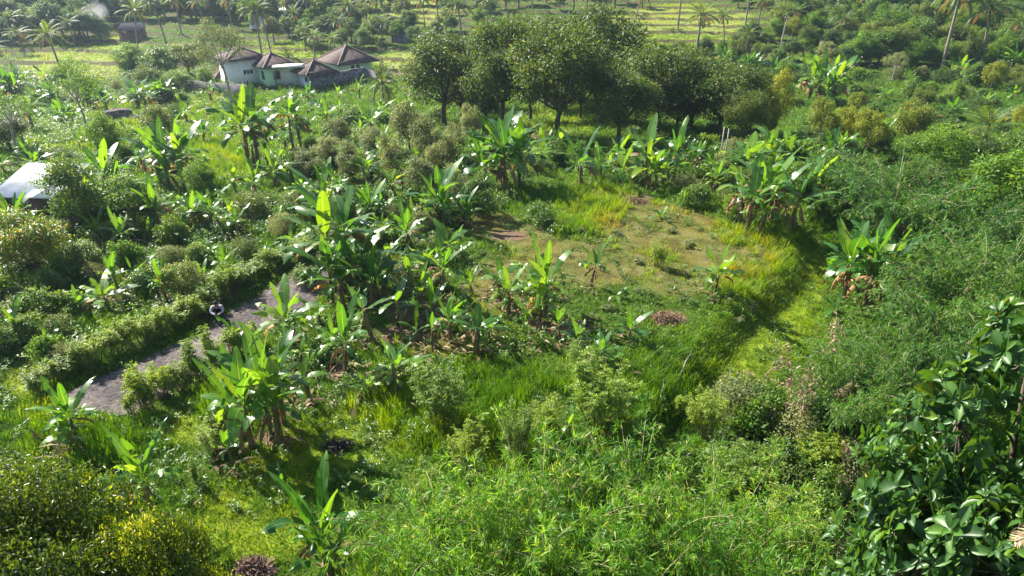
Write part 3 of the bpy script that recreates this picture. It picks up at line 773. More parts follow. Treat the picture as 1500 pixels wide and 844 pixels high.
# meadow tufts everywhere, thinner on the mossy plot
x, y, z, px, py = sample(60000, 12, 120, 1.1)
d = zone(px, py, Z_DRY)
strip = zone(px, py, [(1110, 480, 80, 90), (1180, 400, 40, 60)])
lawn = zone(px, py, [(370, 740, 120, 110), (480, 660, 110, 60), (290, 690, 110, 40), (930, 650, 90, 30), (560, 470, 90, 30), (480, 570, 60, 30), (830, 440, 150, 60)])
keep = not_road(x, y) & (rng.random(len(x)) > .75 * strip) & (rng.random(len(x)) > .8 * lawn) & (rng.random(len(x)) < (1 - (.80 + .18 * (wob(x, y, 1.3, 8.) < .2)) * d) * (1 - .85 * zone(px, py, Z_SOIL))) & (wob(x, y, .55, 3.) > -.25 + .0 * x)
x, y, z, px, py = [a[keep] for a in (x, y, z, px, py)]
s = rng.uniform(.6, 1.3, len(x)) * (1 + .012 * np.maximum(0, y - 30))
tile('meadow_grass', [tuft(12, .42, .20, .026, .6) for _ in range(5)], x, y, z, s, tint_at(px, py, x, y), 'grass_blade', 'knee high meadow grass over the plot and its banks', 'grass', sz=s * rng.uniform(.6, 1.1, len(x)))
# tall grass beds
x, y, z, px, py = sample(70000, 14, 85, .8)
keep = not_road(x, y) & (rng.random(len(x)) < .95 * zone(px, py, Z_TALL))
x, y, z, px, py = [a[keep] for a in (x, y, z, px, py)]
tile('tall_grass', [tuft(13, .85, .22, .028, .42) for _ in range(5)], x, y, z, rng.uniform(.6, 1.1, len(x)), tint_at(px, py, x, y) * .9 + .05, 'grass_blade', 'tall arching bright green grass in thick beds', 'grass', sz=rng.uniform(.55, 1.15, len(x)) * (.85 + .4 * wob(x, y, 1.1, 6.)))
# far fields
x, y, z, px, py = sample(60000, 60, 290, .9)
keep = riser(x, y) < .4; x, y, z, px, py = [a[keep] for a in (x, y, z, px, py)]
tile('field_grass', [tuft(9, .55, .5, .10, .6) for _ in range(4)], x, y, z - .05, rng.uniform(.7, 1.4, len(x)), .36 + .20 * wob(x, y, .11, 2.) + .22 * zone(px, py, Z_FIELD) + rng.normal(size=len(x)) * .06, 'grass_blade', 'pale green grass of the terraced fields behind the houses', 'grass', sz=rng.uniform(.3, .9, len(x)))

# weeds
def weed(n, R0, H, l, w, tm=T_DIAMOND):
    k = max(2, n // 7); a = rng.uniform(0, 6.28, k); r = R0 * np.sqrt(rng.random(k))
    P0 = np.stack([np.cos(a) * r, np.sin(a) * r, H * rng.uniform(.15, 1, k) * (1 - .4 * r / R0)], 1)
    P = np.repeat(P0, 7, 0) + rng.normal(size=(k * 7, 3)) * l * .3
    D = rvec(k * 7); D[:, 2] = D[:, 2] * .4 + .15
    return leaves(P, D, np.array([0, 0, 1.]) + rvec(k * 7) * .5, l * rng.uniform(.6, 1.2, k * 7), w, tm)
WT = [weed(70, .55, .6, .16, .085), weed(84, .6, .8, .13, .06), weed(56, .5, .45, .22, .12), weed(70, .5, .95, .20, .05)]
x, y, z, px, py = sample(17000, 13, 130, 1.0)
u = zone(px, py, Z_UNDER)
keep = not_road(x, y) & (rng.random(len(x)) < np.clip(u * (.62 + .5 * wob(x, y, .5, 7.)) + .035, 0, 1)) & (zone(px, py, Z_DRY) < .6)
x, y, z, px, py = [a[keep] for a in (x, y, z, px, py)]
s = rng.uniform(.5, 1.25, len(x)) * (1 + .008 * np.maximum(0, y - 30))
tile('undergrowth', WT, x, y, z, s, .4 + .35 * wob(x, y, .35, 9.) + rng.normal(size=len(x)) * .12, 'weed_leaf', 'broad leaved weeds filling the gaps between the plants', 'undergrowth')
# scattered small weeds on the mossy plot
x, y, z, px, py = sample(9000, 16, 60, .6)
keep = not_road(x, y) & (wob(x, y, .8, 2.) > -.1)
x, y, z, px, py = [a[keep] for a in (x, y, z, px, py)]
tile('low_weeds', [weed(28, .25, .22, .10, .06), weed(35, .3, .35, .12, .05)], x, y, z, rng.uniform(.5, 1.3, len(x)), .55 + .3 * wob(x, y, .9, 9.), 'weed_leaf', 'small pale weeds dotted over the mossy ground', 'weeds')
LITTER = []   # filled while bananas are planted
# ------------------------------------------------------------------ houses
def plaster(name, c):
    d = tuple(v * .82 for v in c)
    noisemat(name, [(.25, d), (.6, c)], 1.3, rough=.9, spec=.2)
plaster('cream_plaster', (.84, .81, .75)); plaster('green_plaster', (.50, .76, .48)); plaster('blue_plaster', (.68, .80, .86)); plaster('grey_plaster', (.5, .5, .5))
noisemat('dark_opening', [(.3, (.03, .028, .03)), (.7, (.05, .045, .045))], 3, rough=.3, spec=.6)
noisemat('wood_frame', [(.3, (.12, .07, .05)), (.7, (.22, .13, .10))], 6, rough=.6)
noisemat('ridge_tile', [(.3, (.26, .17, .14)), (.7, (.42, .31, .27))], 4)
def tilemat(name, stops):
    m, N, L = newmat(name)
    tc = N.new('ShaderNodeTexCoord'); n = N.new('ShaderNodeTexNoise'); n.inputs['Scale'].default_value = 1.6; n.inputs['Detail'].default_value = 7; n.inputs['Roughness'].default_value = .75
    L.new(tc.outputs['Object'], n.inputs[0]); r = ramp(N, stops); L.new(n.outputs[0], r.inputs[0])
    w = N.new('ShaderNodeTexWave'); w.bands_direction = 'Z'; w.inputs['Scale'].default_value = 2.2; w.inputs['Distortion'].default_value = .4; L.new(tc.outputs['Object'], w.inputs[0])
    p = N.new('ShaderNodeBsdfPrincipled'); p.inputs['Roughness'].default_value = .8; L.new(r.outputs[0], p.inputs[0])
    b = N.new('ShaderNodeBump'); b.inputs['Distance'].default_value = .1; b.inputs['Strength'].default_value = .8; L.new(w.outputs[0], b.inputs['Height']); L.new(b.outputs[0], p.inputs['Normal'])
    o = N.new('ShaderNodeOutputMaterial'); L.new(p.outputs[0], o.inputs[0])
tilemat('roof_tile', [(.34, (.022, .013, .013)), (.5, (.058, .029, .027)), (.7, (.15, .085, .075))])
def corrugated(name, c, rough=.3, metal=.9):
    m, N, L = newmat(name)
    tc = N.new('ShaderNodeTexCoord'); w = N.new('ShaderNodeTexWave'); w.bands_direction = 'X'; w.inputs['Scale'].default_value = 2.5; L.new(tc.outputs['Object'], w.inputs[0])
    n = N.new('ShaderNodeTexNoise'); n.inputs['Scale'].default_value = 1.2; n.inputs['Detail'].default_value = 6; L.new(tc.outputs['Object'], n.inputs[0])
    r = ramp(N, [(.3, tuple(v * .6 for v in c)), (.65, c)]); L.new(n.outputs[0], r.inputs[0])
    p = N.new('ShaderNodeBsdfPrincipled'); p.inputs['Roughness'].default_value = rough; p.inputs['Metallic'].default_value = metal; L.new(r.outputs[0], p.inputs[0])
    b = N.new('ShaderNodeBump'); b.inputs['Distance'].default_value = .03; b.inputs['Strength'].default_value = .6; L.new(n.outputs[0], b.inputs['Height']); L.new(b.outputs[0], p.inputs['Normal'])
    o = N.new('ShaderNodeOutputMaterial'); L.new(p.outputs[0], o.inputs[0])
corrugated('zinc', (.80, .82, .86), .42, .5)

def house(corner, w, d, phi, eave_py, apex_py, wallmat, label, over=.75, wins=(), door=None, roofmat='roof_tile', name='house', h=None):
    """corner = pixel of the foot of the corner nearest the camera; right face runs along phi, left face at right angles"""
    P = at(*corner); h = h or height_for(P, eave_py)
    e = add(name, None, None, P, (0, 0, R(phi))); setp(e, label, 'house'); LABELS.setdefault(label, []).append(None)
    g = Geo(); g.box(0, w, 0, d, -1.5, h); wall = add('walls', g.mesh('walls', wallmat), e)
    cw = Vector((math.cos(R(phi)) * w / 2 - math.sin(R(phi)) * d / 2 + P[0], math.sin(R(phi)) * w / 2 + math.cos(R(phi)) * d / 2 + P[1], P[2]))
    rh = max(h + .8, height_for(cw, apex_py)); o = over; th = .10
    V = [(-o, -o, h - .12), (w + o, -o, h - .12), (w + o, d + o, h - .12), (-o, d + o, h - .12), (w / 2, d / 2, rh)]
    V2 = [(x, y, z - th) for x, y, z in V[:4]]
    g = Geo(); g.add(V + V2, [(0, 1, 4), (1, 2, 4), (2, 3, 4), (3, 0, 4)], [(0, 5, 6, 1), (1, 6, 7, 2), (2, 7, 8, 3), (3, 8, 5, 0), (5, 8, 7, 6)])
    roof = add('roof', g.mesh('roof', roofmat), e)
    g = Geo()
    for k in range(4):
        a, b = np.array(V[k]), np.array(V[4])
        g.tube([a + (b - a) * t + [0, 0, .05] for t in np.linspace(0, 1, 12)], .10, 6)
    g.tube([np.array(V[4]) - [0, 0, .1], np.array(V[4]) + [0, 0, .25], np.array(V[4]) + [0, 0, .5]], [.22, .16, .03], 8)
    add('ridge_tiles', g.mesh('ridge_tiles', 'ridge_tile'), roof)
    for face, u, z, ww, wh in wins:        # face 'r' or 'l'
        def bx(g, u0, u1, z0, z1, t0, t1):
            if face == 'r': g.box(u0, u1, -t1, -t0, z0, z1)
            else: g.box(-t1, -t0, u0, u1, z0, z1)
        g = Geo(); b = .07
        bx(g, u - b, u, z - b, z + wh + b, 0.004, .05); bx(g, u + ww, u + ww + b, z - b, z + wh + b, .004, .05)
        bx(g, u, u + ww, z - b, z, .004, .05); bx(g, u, u + ww, z + wh, z + wh + b, .004, .05)
        f = add('window', g.mesh('window_frame', 'wood_frame'), e)
        g = Geo(); bx(g, u + .003, u + ww - .003, z + .003, z + wh - .003, .006, .02); add('pane', g.mesh('pane', 'dark_opening'), f)
    if door:
        face, u, ww, wh = door; g = Geo()
        if face == 'r': g.box(u, u + ww, -.05, -.004, 0.0, wh)
        else: g.box(-.05, -.004, u, u + ww, 0, wh)
        add('door', g.mesh('door', 'wood_frame'), e)
    return e

house((341, 128), 6.0, 5.4, 38, 88, 69, 'cream_plaster', 'cream white house with a brown hipped tile roof, behind the thin bare-stemmed tree',
      wins=[('r', 2.2, 1.9, .28, .5), ('r', 2.75, 1.9, .28, .5), ('r', 3.3, 1.9, .28, .5), ('l', 2.4, .2, .9, 1.1)])
house((393, 127), 4.6, 5.4, 40, 98, 77, 'green_plaster', 'mint green house with a tiled hip roof directly behind the cream house', wins=[('r', 1.2, 1.0, 1.0, 1.2), ('l', 1.0, 1.0, .9, 1.2)])
house((455, 131), 4.0, 3.6, 42, 108, 88, 'blue_plaster', 'small pale blue house at the end of the dark stone wall, lowest tiled roof', wins=[('l', .6, 1.1, .8, .6)], over=1.0)
house((501, 117), 6.0, 6.2, 40, 93, 66, 'green_plaster', 'mint green house with the tallest brown tiled roof, behind the dark stone wall', wins=[('r', 2.0, 1.7, .5, .4), ('r', 3.0, 1.7, .5, .4)], over=1.0)
# flat carport roof between the houses
P = at(436, 128); e = add('carport', None, None, P, (0, 0, R(8))); setp(e, 'flat white carport roof between the two green houses', 'carport')
g = Geo(); g.box(-3.6, 1.5, 0, 2.6, 3.1, 3.3); add('roof', g.mesh('carport_roof', 'cream_plaster'), e)
g = Geo(); g.box(-3.4, 1.3, 2.2, 2.4, -.5, 3.09); add('back_wall', g.mesh('carport_wall', 'cream_plaster'), e)
for x in (-3.4, 1.2):
    g = Geo(); g.box(x, x + .18, .1, .28, -.5, 3.09); add('post', g.mesh('post', 'wood_frame'), e)

noisemat('stone_wall', [(.3, (.05, .043, .047)), (.5, (.13, .115, .12)), (.7, (.30, .27, .27))], 2.4, bump=.5, detail=9)
noisemat('grey_wall', [(.3, (.08, .075, .08)), (.6, (.20, .185, .19))], 1.2, bump=.2)
def wall(name, a, b, top_a, mat, label, th=.25):
    A, B = np.array(at(*a)), np.array(at(*b)); h = height_for(A, top_a)
    L_ = math.hypot(*(B - A)[:2]); ang = math.atan2(B[1] - A[1], B[0] - A[0])
    n = max(2, int(L_ / .8)); g = Geo(); u = np.linspace(0, L_, n)
    zt = np.linspace(0, B[2] - A[2], n) + h + .05 * np.sin(u * 1.7) + rng.normal(size=n) * .03
    V = []
    for k in range(n): V += [(u[k], -th / 2, -2), (u[k], th / 2, -2), (u[k], th / 2, zt[k]), (u[k], -th / 2, zt[k])]
    Q = [(0, 1, 2, 3), (4 * n - 1, 4 * n - 2, 4 * n - 3, 4 * n - 4)]
    for k in range(n - 1):
        o = 4 * k; Q += [(o + j, o + (j + 1) % 4, o + 4 + (j + 1) % 4, o + 4 + j) for j in range(4)]
    g.add(V, None, Q)
    o = add(name, g.mesh(name, mat), None, tuple(A), (0, 0, ang)); setp(o, label, 'wall', kind='thing')
wall('stone_wall', (456, 133), (536, 117), 113, 'stone_wall', 'dark mossy stone wall in front of the small blue and tall green houses')
wall('stone_wall', (536, 118), (553, 120), 101, 'stone_wall', 'short pale end of wall running right from the corner beside the tall green house')
wall('stone_wall', (262, 131), (372, 140), 117, 'grey_wall', 'grey stone wall below the cream white house')
wall('stone_wall', (574, 63), (626, 58), 52, 'grey_wall', 'long grey wall far behind the houses, below the rice terraces')

def shed(px, base, w, d, h0, h1, rot, roofmat, wallmat, label, name='shed'):
    """mono pitched shed, high side at the back"""
    P = at(px, base); e = add(name, None, None, P, (0, 0, R(rot))); setp(e, label, 'shed'); LABELS.setdefault(label, []).append(None)
    g = Geo(); g.add([(0, 0, -1), (w, 0, -1), (w, d, -1), (0, d, -1), (0, 0, h0), (w, 0, h0), (w, d, h1), (0, d, h1)], None, [(0, 1, 5, 4), (1, 2, 6, 5), (2, 3, 7, 6), (3, 0, 4, 7), (4, 5, 6, 7)])
    add('walls', g.mesh('shed_walls', wallmat), e)
    o = .5; s = (h1 - h0) / d; z0 = h0 - s * o + .06; z1 = h1 + s * o + .06
    n = 40; u = np.linspace(-o, w + o, n * 4 + 1); zz = .035 * np.cos(np.arange(n * 4 + 1) * PI / 2)
    V = [(a, -o, z0 + b) for a, b in zip(u, zz)] + [(a, d + o, z1 + b) for a, b in zip(u, zz)]; m = len(u)
    V += [(x, y, z - .02) for x, y, z in V]
    Q = [(k, k + 1, m + k + 1, m + k) for k in range(m - 1)] + [(2 * m + k, 3 * m + k, 3 * m + k + 1, 2 * m + k + 1) for k in range(m - 1)] + [(k, 2 * m + k, 2 * m + k + 1, k + 1) for k in range(m - 1)]
    g = Geo(); g.add(V, None, Q); add('roof', g.mesh('shed_roof', roofmat), e)
    g = Geo(); g.box(w * .55, w * .55 + .9, -.05, -.004, -.2, min(2.0, h0 - .2)); add('door', g.mesh('shed_door', 'wood_frame'), e)
shed(16, 326, 3.3, 2.9, 1.9, 2.6, -4, 'zinc', 'stone_wall', 'shed with a glaring white corrugated metal roof, under the trees at the left edge')
shed(366, 42, 8, 6, 3, 4.4, 5, 'zinc', 'grey_plaster', 'shed with a long white metal roof among the far trees above the cream house')
shed(176, 60, 4.5, 3.6, 2.1, 3.1, 5, 'dark_opening', 'wood_frame', 'small dark hut beside the rising smoke')
house((563, 44), 5, 5, 38, 32, 22, 'wood_frame', 'small hut with a rusty brown roof at the foot of the rice terraces', name='hut')
shed(948, 150, 5, 3.5, 1.8, 2.5, 3, 'zinc', 'grey_plaster', 'whitish patch built as a low pale shed roof under the dark tree crowns')  # whitish patch built here as a shed
house((112 + 205, 118), 2.2, 2.0, 38, 113, 105, 'cream_plaster', 'little lean-to with brown roof on the left side of the cream house', name='hut', over=.4)

# ------------------------------------------------------------------ poles, boulder, heaps
def pole(px, base, top, mat, label, r=.09):
    P = at(px, base); h = height_for(P, top); g = Geo(); g.tube([(0, 0, -.5), (0, 0, h * .5), (0, 0, h)], [r * 1.3, r, r * .8], 8)
    o = add('pole', g.mesh('pole', mat), None, P); setp(o, label, 'pole')
pole(1053, 245, 186, 'pale_bark', 'thin pale pole standing left of its twin among the banana clumps', .06)
pole(1060, 245, 189, 'pale_bark', 'thin pale pole standing right of its twin among the banana clumps', .06)
pole(993, 42, -60, 'palm_bark', 'tall bare grey trunk rising out of the top of the picture over the bright field', .17)
pole(1090, 50, -60, 'palm_bark', 'tall bare grey trunk at the right end of the bright field, crown out of sight', .16)

def rock(px, base, wpx, hpx, mat, label, name='boulder', flat_=1.0, cat='boulder', seed=0):
    P = at(px, base); w = wpx * depth(P) / F; h = hpx * depth(P) / F
    V, T = [], []; n, m = 26, 14
    for i in range(m + 1):
        for j in range(n):
            a = 2 * PI * j / n; b = PI / 2 * i / m
            v = Vector((math.cos(a) * math.cos(b), math.sin(a) * math.cos(b), math.sin(b)))
            k = 1 + .28 * mnoise.noise(v * 1.7 + Vector((seed, 3, 1))) + .10 * mnoise.noise(v * 6 + Vector((seed, 0, 0)))
            V.append((v.x * w / 2 * k, v.y * w / 2 * .7 * k, v.z * h * k - (.15 if i == 0 else 0)))
    Q = [(i * n + j, i * n + (j + 1) % n, (i + 1) * n + (j + 1) % n, (i + 1) * n + j) for i in range(m) for j in range(n)]
    o = add(name, mk_mesh(name, V, np.array(Q), mat, smooth=True), None, P, (0, 0, .3)); setp(o, label, cat)
rock(174, 174, 42, 15, 'rock', 'big dark grey boulder lying in the bright meadow', seed=2)
rock(203, 176, 24, 6, 'rock', 'low pale rock just right of the big dark boulder', seed=5)
rock(307, 168, 10, 5, 'rock', 'small pale rock in the grass below the cream house', seed=8)
def heap(px, base, wpx, hgt, mats, label, cat, name, n=420, pl=(.08, .3)):
    """a low uneven mound strewn with scraps"""
    P = at(px, base); w = wpx * depth(P) / F / 2; V = []; n0, m0 = 40, 12
    for i in range(m0 + 1):
        for j in range(n0):
            a = 2 * PI * j / n0; r = 1 - i / m0
            q = 1 + .25 * math.sin(3 * a + px) + .15 * math.sin(7 * a + 2 * px)
            x, y = math.cos(a) * r * w * q, math.sin(a) * r * w * q * .8
            V.append((x, y, hgt * (1 - r ** 2) * (.7 + .5 * mnoise.noise(Vector((x * 4, y * 4, px)))) + .04 * mnoise.noise(Vector((x * 14, y * 14, 3))) - .03 * (i == 0)))
    g = Geo(); g.add(V, None, [(i * n0 + j, i * n0 + (j + 1) % n0, (i + 1) * n0 + (j + 1) % n0, (i + 1) * n0 + j) for i in range(m0) for j in range(n0)])
    e = add(name, None, None, P); setp(e, label, cat)
    add('mound', g.mesh('mound', mats[0], smooth=True), e)
    a = rng.uniform(0, 6.28, n); r = rng.uniform(0, 1.15, n) ** .7
    Q = np.stack([np.cos(a) * r * w, np.sin(a) * r * w * .8, np.maximum(.02, hgt * (1 - r ** 2)) + rng.uniform(0, .06, n)], 1)
    D = rvec(n); D[:, 2] *= .35
    V, T = leaves(Q, D, np.array([0, 0, 1.]) + rvec(n) * .7, rng.uniform(*pl, n), rng.uniform(.02, .08, n), T_DIAMOND)
    add('scraps', mk_mesh('scraps', V, T, mats[1]), e)
heap(495, 656, 40, .12, ('ash', 'ash'), 'black patch of burnt ash and charred scraps on the grass near the bottom', 'ash heap', 'ash_heap')
heap(372, 838, 56, .22, ('soil_heap', 'soil_heap'), 'reddish brown heap of dug soil at the bottom edge', 'heap', 'soil_heap')
heap(976, 470, 50, .25, ('soil_heap', 'litter'), 'grey brown heap of dead weeds at the edge of the mossy plot', 'heap', 'compost_heap', 500)
heap(930, 296, 32, .18, ('soil_heap', 'litter'), 'small heap of dry leaves on top of the mossy plot', 'heap', 'compost_heap')
heap(116, 656, 64, .15, ('soil_heap', 'litter'), 'bed of brown mulch under the banana clump left of the lower end of the track', 'mulch', 'mulch_bed', 700)
# fallen sticks along the foot of the track and in the tall grass
def stick(a, b, r, mat, label, lift=.25):
    A, B = np.array(at(*a)), np.array(at(*b)); g = Geo(); t = np.linspace(0, 1, 8)
    d = B - A; p = [d * k + [0, 0, .06 + lift * 4 * k * (1 - k)] + rng.normal(size=3) * .03 for k in t]
    g.tube(p, np.linspace(r, r * .5, 8), 6)
    setp(add('fallen_branch', g.mesh('fallen_branch', mat), None, tuple(A)), label, 'branch')
stick((262, 575), (345, 512), .05, 'pale_bark', 'long pale branch lying along the lower edge of the dirt track', .02)
stick((992, 560), (1016, 515), .035, 'pale_bark', 'pale curved stick leaning in the long grass left of the green strip')
stick((965, 595), (975, 560), .03, 'pale_bark', 'short pale stick in the long grass below the curved stick')
stick((440, 470), (520, 510), .05, 'pale_bark', 'grey fallen stem between the banana plants beside the track end', .02)

# ------------------------------------------------------------------ the crouching person
def person(px, base):
    P = at(px, base)
    J = dict(pel=(0, 0, .34), chest=(0, -.10, .66), neck=(0, -.20, .84), head=(0, -.28, .93), crown=(0, -.33, 1.03))
    for s, n in ((-1, 'l'), (1, 'r')):
        J.update({'hip' + n: (.11 * s, -.02, .30), 'knee' + n: (.24 * s, -.36, .44), 'ank' + n: (.20 * s, -.20, .09), 'toe' + n: (.23 * s, -.40, .04),
                  'sh' + n: (.20 * s, -.16, .77), 'elb' + n: (.28 * s, -.30, .56), 'wr' + n: (.09 * s, -.50, .50), 'hand' + n: (.04 * s, -.56, .50)})
    rad = dict(pel=.15, chest=.15, neck=.055, head=.095, crown=.075, hip=.10, knee=.065, ank=.042, toe=.035, sh=.085, elb=.062, wr=.040, hand=.032)
    names = list(J); idx = {n: i for i, n in enumerate(names)}
    E = [('pel', 'chest'), ('chest', 'neck'), ('neck', 'head'), ('head', 'crown')]
    for n in 'lr': E += [('pel', 'hip' + n), ('hip' + n, 'knee' + n), ('knee' + n, 'ank' + n), ('ank' + n, 'toe' + n), ('chest', 'sh' + n), ('sh' + n, 'elb' + n), ('elb' + n, 'wr' + n), ('wr' + n, 'hand' + n)]
    me = bpy.data.meshes.new('skeleton'); me.from_pydata([J[n] for n in names], [(idx[a], idx[b]) for a, b in E], [])
    o = bpy.data.objects.new('skeleton', me); col.objects.link(o)
    md = o.modifiers.new('s', 'SKIN')
    for i, n in enumerate(names):
        r = rad.get(n, rad.get(n[:-1])); me.skin_vertices[0].data[i].radius = (r, r)
    me.skin_vertices[0].data[0].use_root = True
    o.modifiers.new('u', 'SUBSURF').levels = 2
    dg = bpy.context.evaluated_depsgraph_get(); dg.update()
    body = bpy.data.meshes.new_from_object(o.evaluated_get(dg)); bpy.data.objects.remove(o)
    for k, c in dict(skin=(.30, .17, .11), black_cloth=(.012, .012, .016), white_cloth=(.42, .41, .46), trousers=(.02, .02, .03), phone=(.02, .02, .02)).items():
        noisemat('person_' + k, [(.3, tuple(v * .8 for v in c)), (.7, c)], 8, rough=.8)
    mats = ['skin', 'black_cloth', 'white_cloth', 'trousers']
    body.materials.clear()
    for k in mats: body.materials.append(MATS['person_' + k])
    def region(n):
        if n[:2] in ('ne', 'he', 'cr', 'ha'): return 0
        if n[:2] in ('sh', 'el', 'wr'): return 2
        if n[:2] in ('hi', 'kn', 'an'): return 3
        if n[:2] == 'to': return 2
        return 1
    jn = np.array([J[n] for n in names])
    for p in body.polygons:
        c = np.array(p.center); best = 1e9; r = 1
        for a, b in E:
            A, B = np.array(J[a]), np.array(J[b]); t = np.clip(np.dot(c - A, B - A) / np.dot(B - A, B - A), 0, 1)
            d = np.linalg.norm(c - A - (B - A) * t)
            if d < best:
                best = d; r = region(b) if t > .35 or a in ('neck', 'head') else region(a)
                if b[:2] == 'sh': r = 1 if t < .6 else 2
        p.material_index = r; p.use_smooth = True
    e = add('person', None, None, (P[0], P[1], P[2] + .03), (0, 0, R(12)))
    setp(e, 'person crouching at the edge of the dirt track in a black vest and white sleeves', 'person')
    add('body', body, e)
    g = Geo(); V = []                      # hair cap over the top and back of the head
    n, m = 16, 7; c = np.array([0, -.29, .97])
    for i in range(m + 1):
        for j in range(n):
            a = 2 * PI * j / n; b = PI / 2 * (i / m) * 1.0
            V.append(c + np.array([.115 * math.cos(a) * math.cos(b), .125 * math.sin(a) * math.cos(b) + .02, .13 * math.sin(b) - (.07 if math.sin(a) > .1 and i == 0 else 0)]))
    g.add(V, None, [(i * n + j, i * n + (j + 1) % n, (i + 1) * n + (j + 1) % n, (i + 1) * n + j) for i in range(m) for j in range(n)])
    add('hair', g.mesh('hair', 'person_black_cloth', smooth=True), e)
    g = Geo()
    g.tube([(0, .06, .38), (0, .09, .42), (0, .06, .60), (0, -.02, .76), (0, -.05, .80)], [.10, .19, .21, .17, .06], 12)
    add('backpack', g.mesh('backpack', 'person_black_cloth', smooth=True), e)
    g = Geo(); g.box(-.04, .04, -.62, -.605, .47, .62); setp(add('phone', g.mesh('phone', 'person_phone'), None, (P[0], P[1], P[2] + .03), (0, 0, R(12))), 'dark phone held in the hands of the crouching person', 'phone')
person(323, 468)
# ------------------------------------------------------------------ planting: foot pixel x, foot y, top y, width
def B(kind, px, base, top, w, label, group=None, **k):
    e = put(kind, px, base, top, label, group, w, **k)
    if base > 190 and kind in (BAN, CLUMP, TALL, BARE): LITTER.append((e.location.x, e.location.y, .5 + .25 * (kind in (CLUMP, TALL))))
    return e
# bottom and lower left
B(CLUMP, 482, 838, 684, 140, 'banana clump with long arching torn leaves at the bottom edge, left of the bamboo', var=3)
B(CLUMP, 398, 634, 492, 150, 'large banana clump with glowing yellow green leaves and hanging brown ones, below the track', var=2)
B(BAN, 228, 768, 632, 110, 'banana plant with drooping brown leaves just above the yellow tipped tree', var=1)
B(CLUMP, 116, 652, 556, 112, 'banana clump on a mulched patch left of the lower end of the dirt track', var=0)
B(YOUNG, 148, 748, 700, 60, 'low young banana with two drooping leaves at the upper edge of the yellow tipped tree', var=0)
B(BAN, 342, 682, 622, 60, 'small banana with one brown hanging leaf above a dark mulch patch', var=4)
B(YOUNG, 416, 722, 682, 44, 'single young banana sapling standing alone on the lawn left of the ash heap', var=2)
B(BARE, 583, 582, 500, 52, 'banana with bare dry stem and one upright yellow green leaf above the lawn')
B(BAN, 425, 505, 408, 100, 'banana plant with a hanging torn leaf over the lower edge of the track end', var=2)
B(BAN, 352, 520, 466, 60, 'banana with two upright leaves right where the track meets its bank', var=4)
B(YOUNG, 470, 475, 432, 60, 'short banana with bluish leaves right of the end of the track', var=1)
B(BAN, 508, 545, 440, 90, 'banana with narrow upright leaves and an old bare stem in the lower clearing', var=0)
B(CLUMP, 586, 560, 500, 112, 'low spreading banana clump right of the dry stemmed banana, above the feathery bush', var=1)
B(YOUNG, 290, 566, 540, 50, 'tiny banana sapling with two leaves in a V beside the foot of the track shrubs', var=2)
B(YOUNG, 455, 540, 498, 40, 'small banana with one glossy leaf between the track bank and the bare stemmed plants', var=0)
# centre
B(TALL, 512, 422, 262, 160, 'tallest banana of the centre, fan of long glossy leaves on a high stem', var=0)
B(CLUMP, 528, 440, 332, 130, 'banana clump with a thick skirt of dead leaves below the tallest banana', var=4)
B(BARE, 590, 482, 424, 80, 'leaning thin stemmed banana with one leaf stretched to the left')
B(BARE, 606, 480, 432, 30, 'short dead brown banana stump beside the leaning thin stemmed one')
B(BAN, 616, 452, 388, 66, 'small banana with arching leaves and one orange leaf tip, centre of the plot', var=5)
B(BAN, 650, 440, 345, 90, 'banana with a brown folded leaf on a tall stem left of the mossy plot', var=1)
B(BAN, 660, 502, 420, 90, 'banana with one bright upright leaf over dark ground in the middle of the picture', var=0)
B(BARE, 634, 520, 458, 36, 'old brown banana stem wrapped by a light green climber')
B(BAN, 716, 502, 448, 66, 'pale bluish banana with a drooping leaf at the lower edge of the mossy plot', var=2)
B(BAN, 746, 462, 392, 80, 'ragged pale banana with torn leaves left of the grey green clump', var=1)
B(CLUMP, 798, 466, 348, 110, 'grey green banana clump with one tall upright leaf in the middle of the mossy plot', var=0)
B(BAN, 866, 422, 354, 60, 'small banana on a straight stem over a yellow leaved shrub', var=4)
B(BAN, 846, 512, 466, 60, 'low banana with pale torn leaves at the lower right of the mossy plot', var=5)
B(CLUMP, 880, 540, 478, 90, 'dark low banana clump above the big feathery shrub', var=1)
B(BAN, 922, 500, 452, 66, 'low banana clump left of the grey brown weed heap', var=2)
B(YOUNG, 902, 440, 420, 36, 'tiny pale banana sapling on the green part of the mossy plot', var=1)
B(BAN, 1047, 432, 350, 78, 'lone banana with a ringed stem at the right edge of the mossy plot', var=2)
B(CLUMP, 1268, 438, 322, 130, 'banana clump with an orange drying leaf rising out of the bamboo on the right', var=2)
B(YOUNG, 1222, 462, 428, 50, 'small pale banana at the edge of the bamboo right of the green strip', var=3)
B(YOUNG, 1000, 306, 276, 30, 'little yellow green banana sapling at the top of the mossy plot', var=1)
B(BARE, 836, 660, 604, 44, 'banana with a shaggy brown stem in front of the bottom bamboo', var=1)
B(YOUNG, 1016, 668, 636, 50, 'small pale banana right above the bottom bamboo', var=0)
B(YOUNG, 968, 322, 303, 34, 'low fern like banana sapling on the upper part of the mossy plot', var=3)
B(BAN, 770, 500, 440, 50, 'thin yellowish banana shoot just below the grey green clump', var=4)
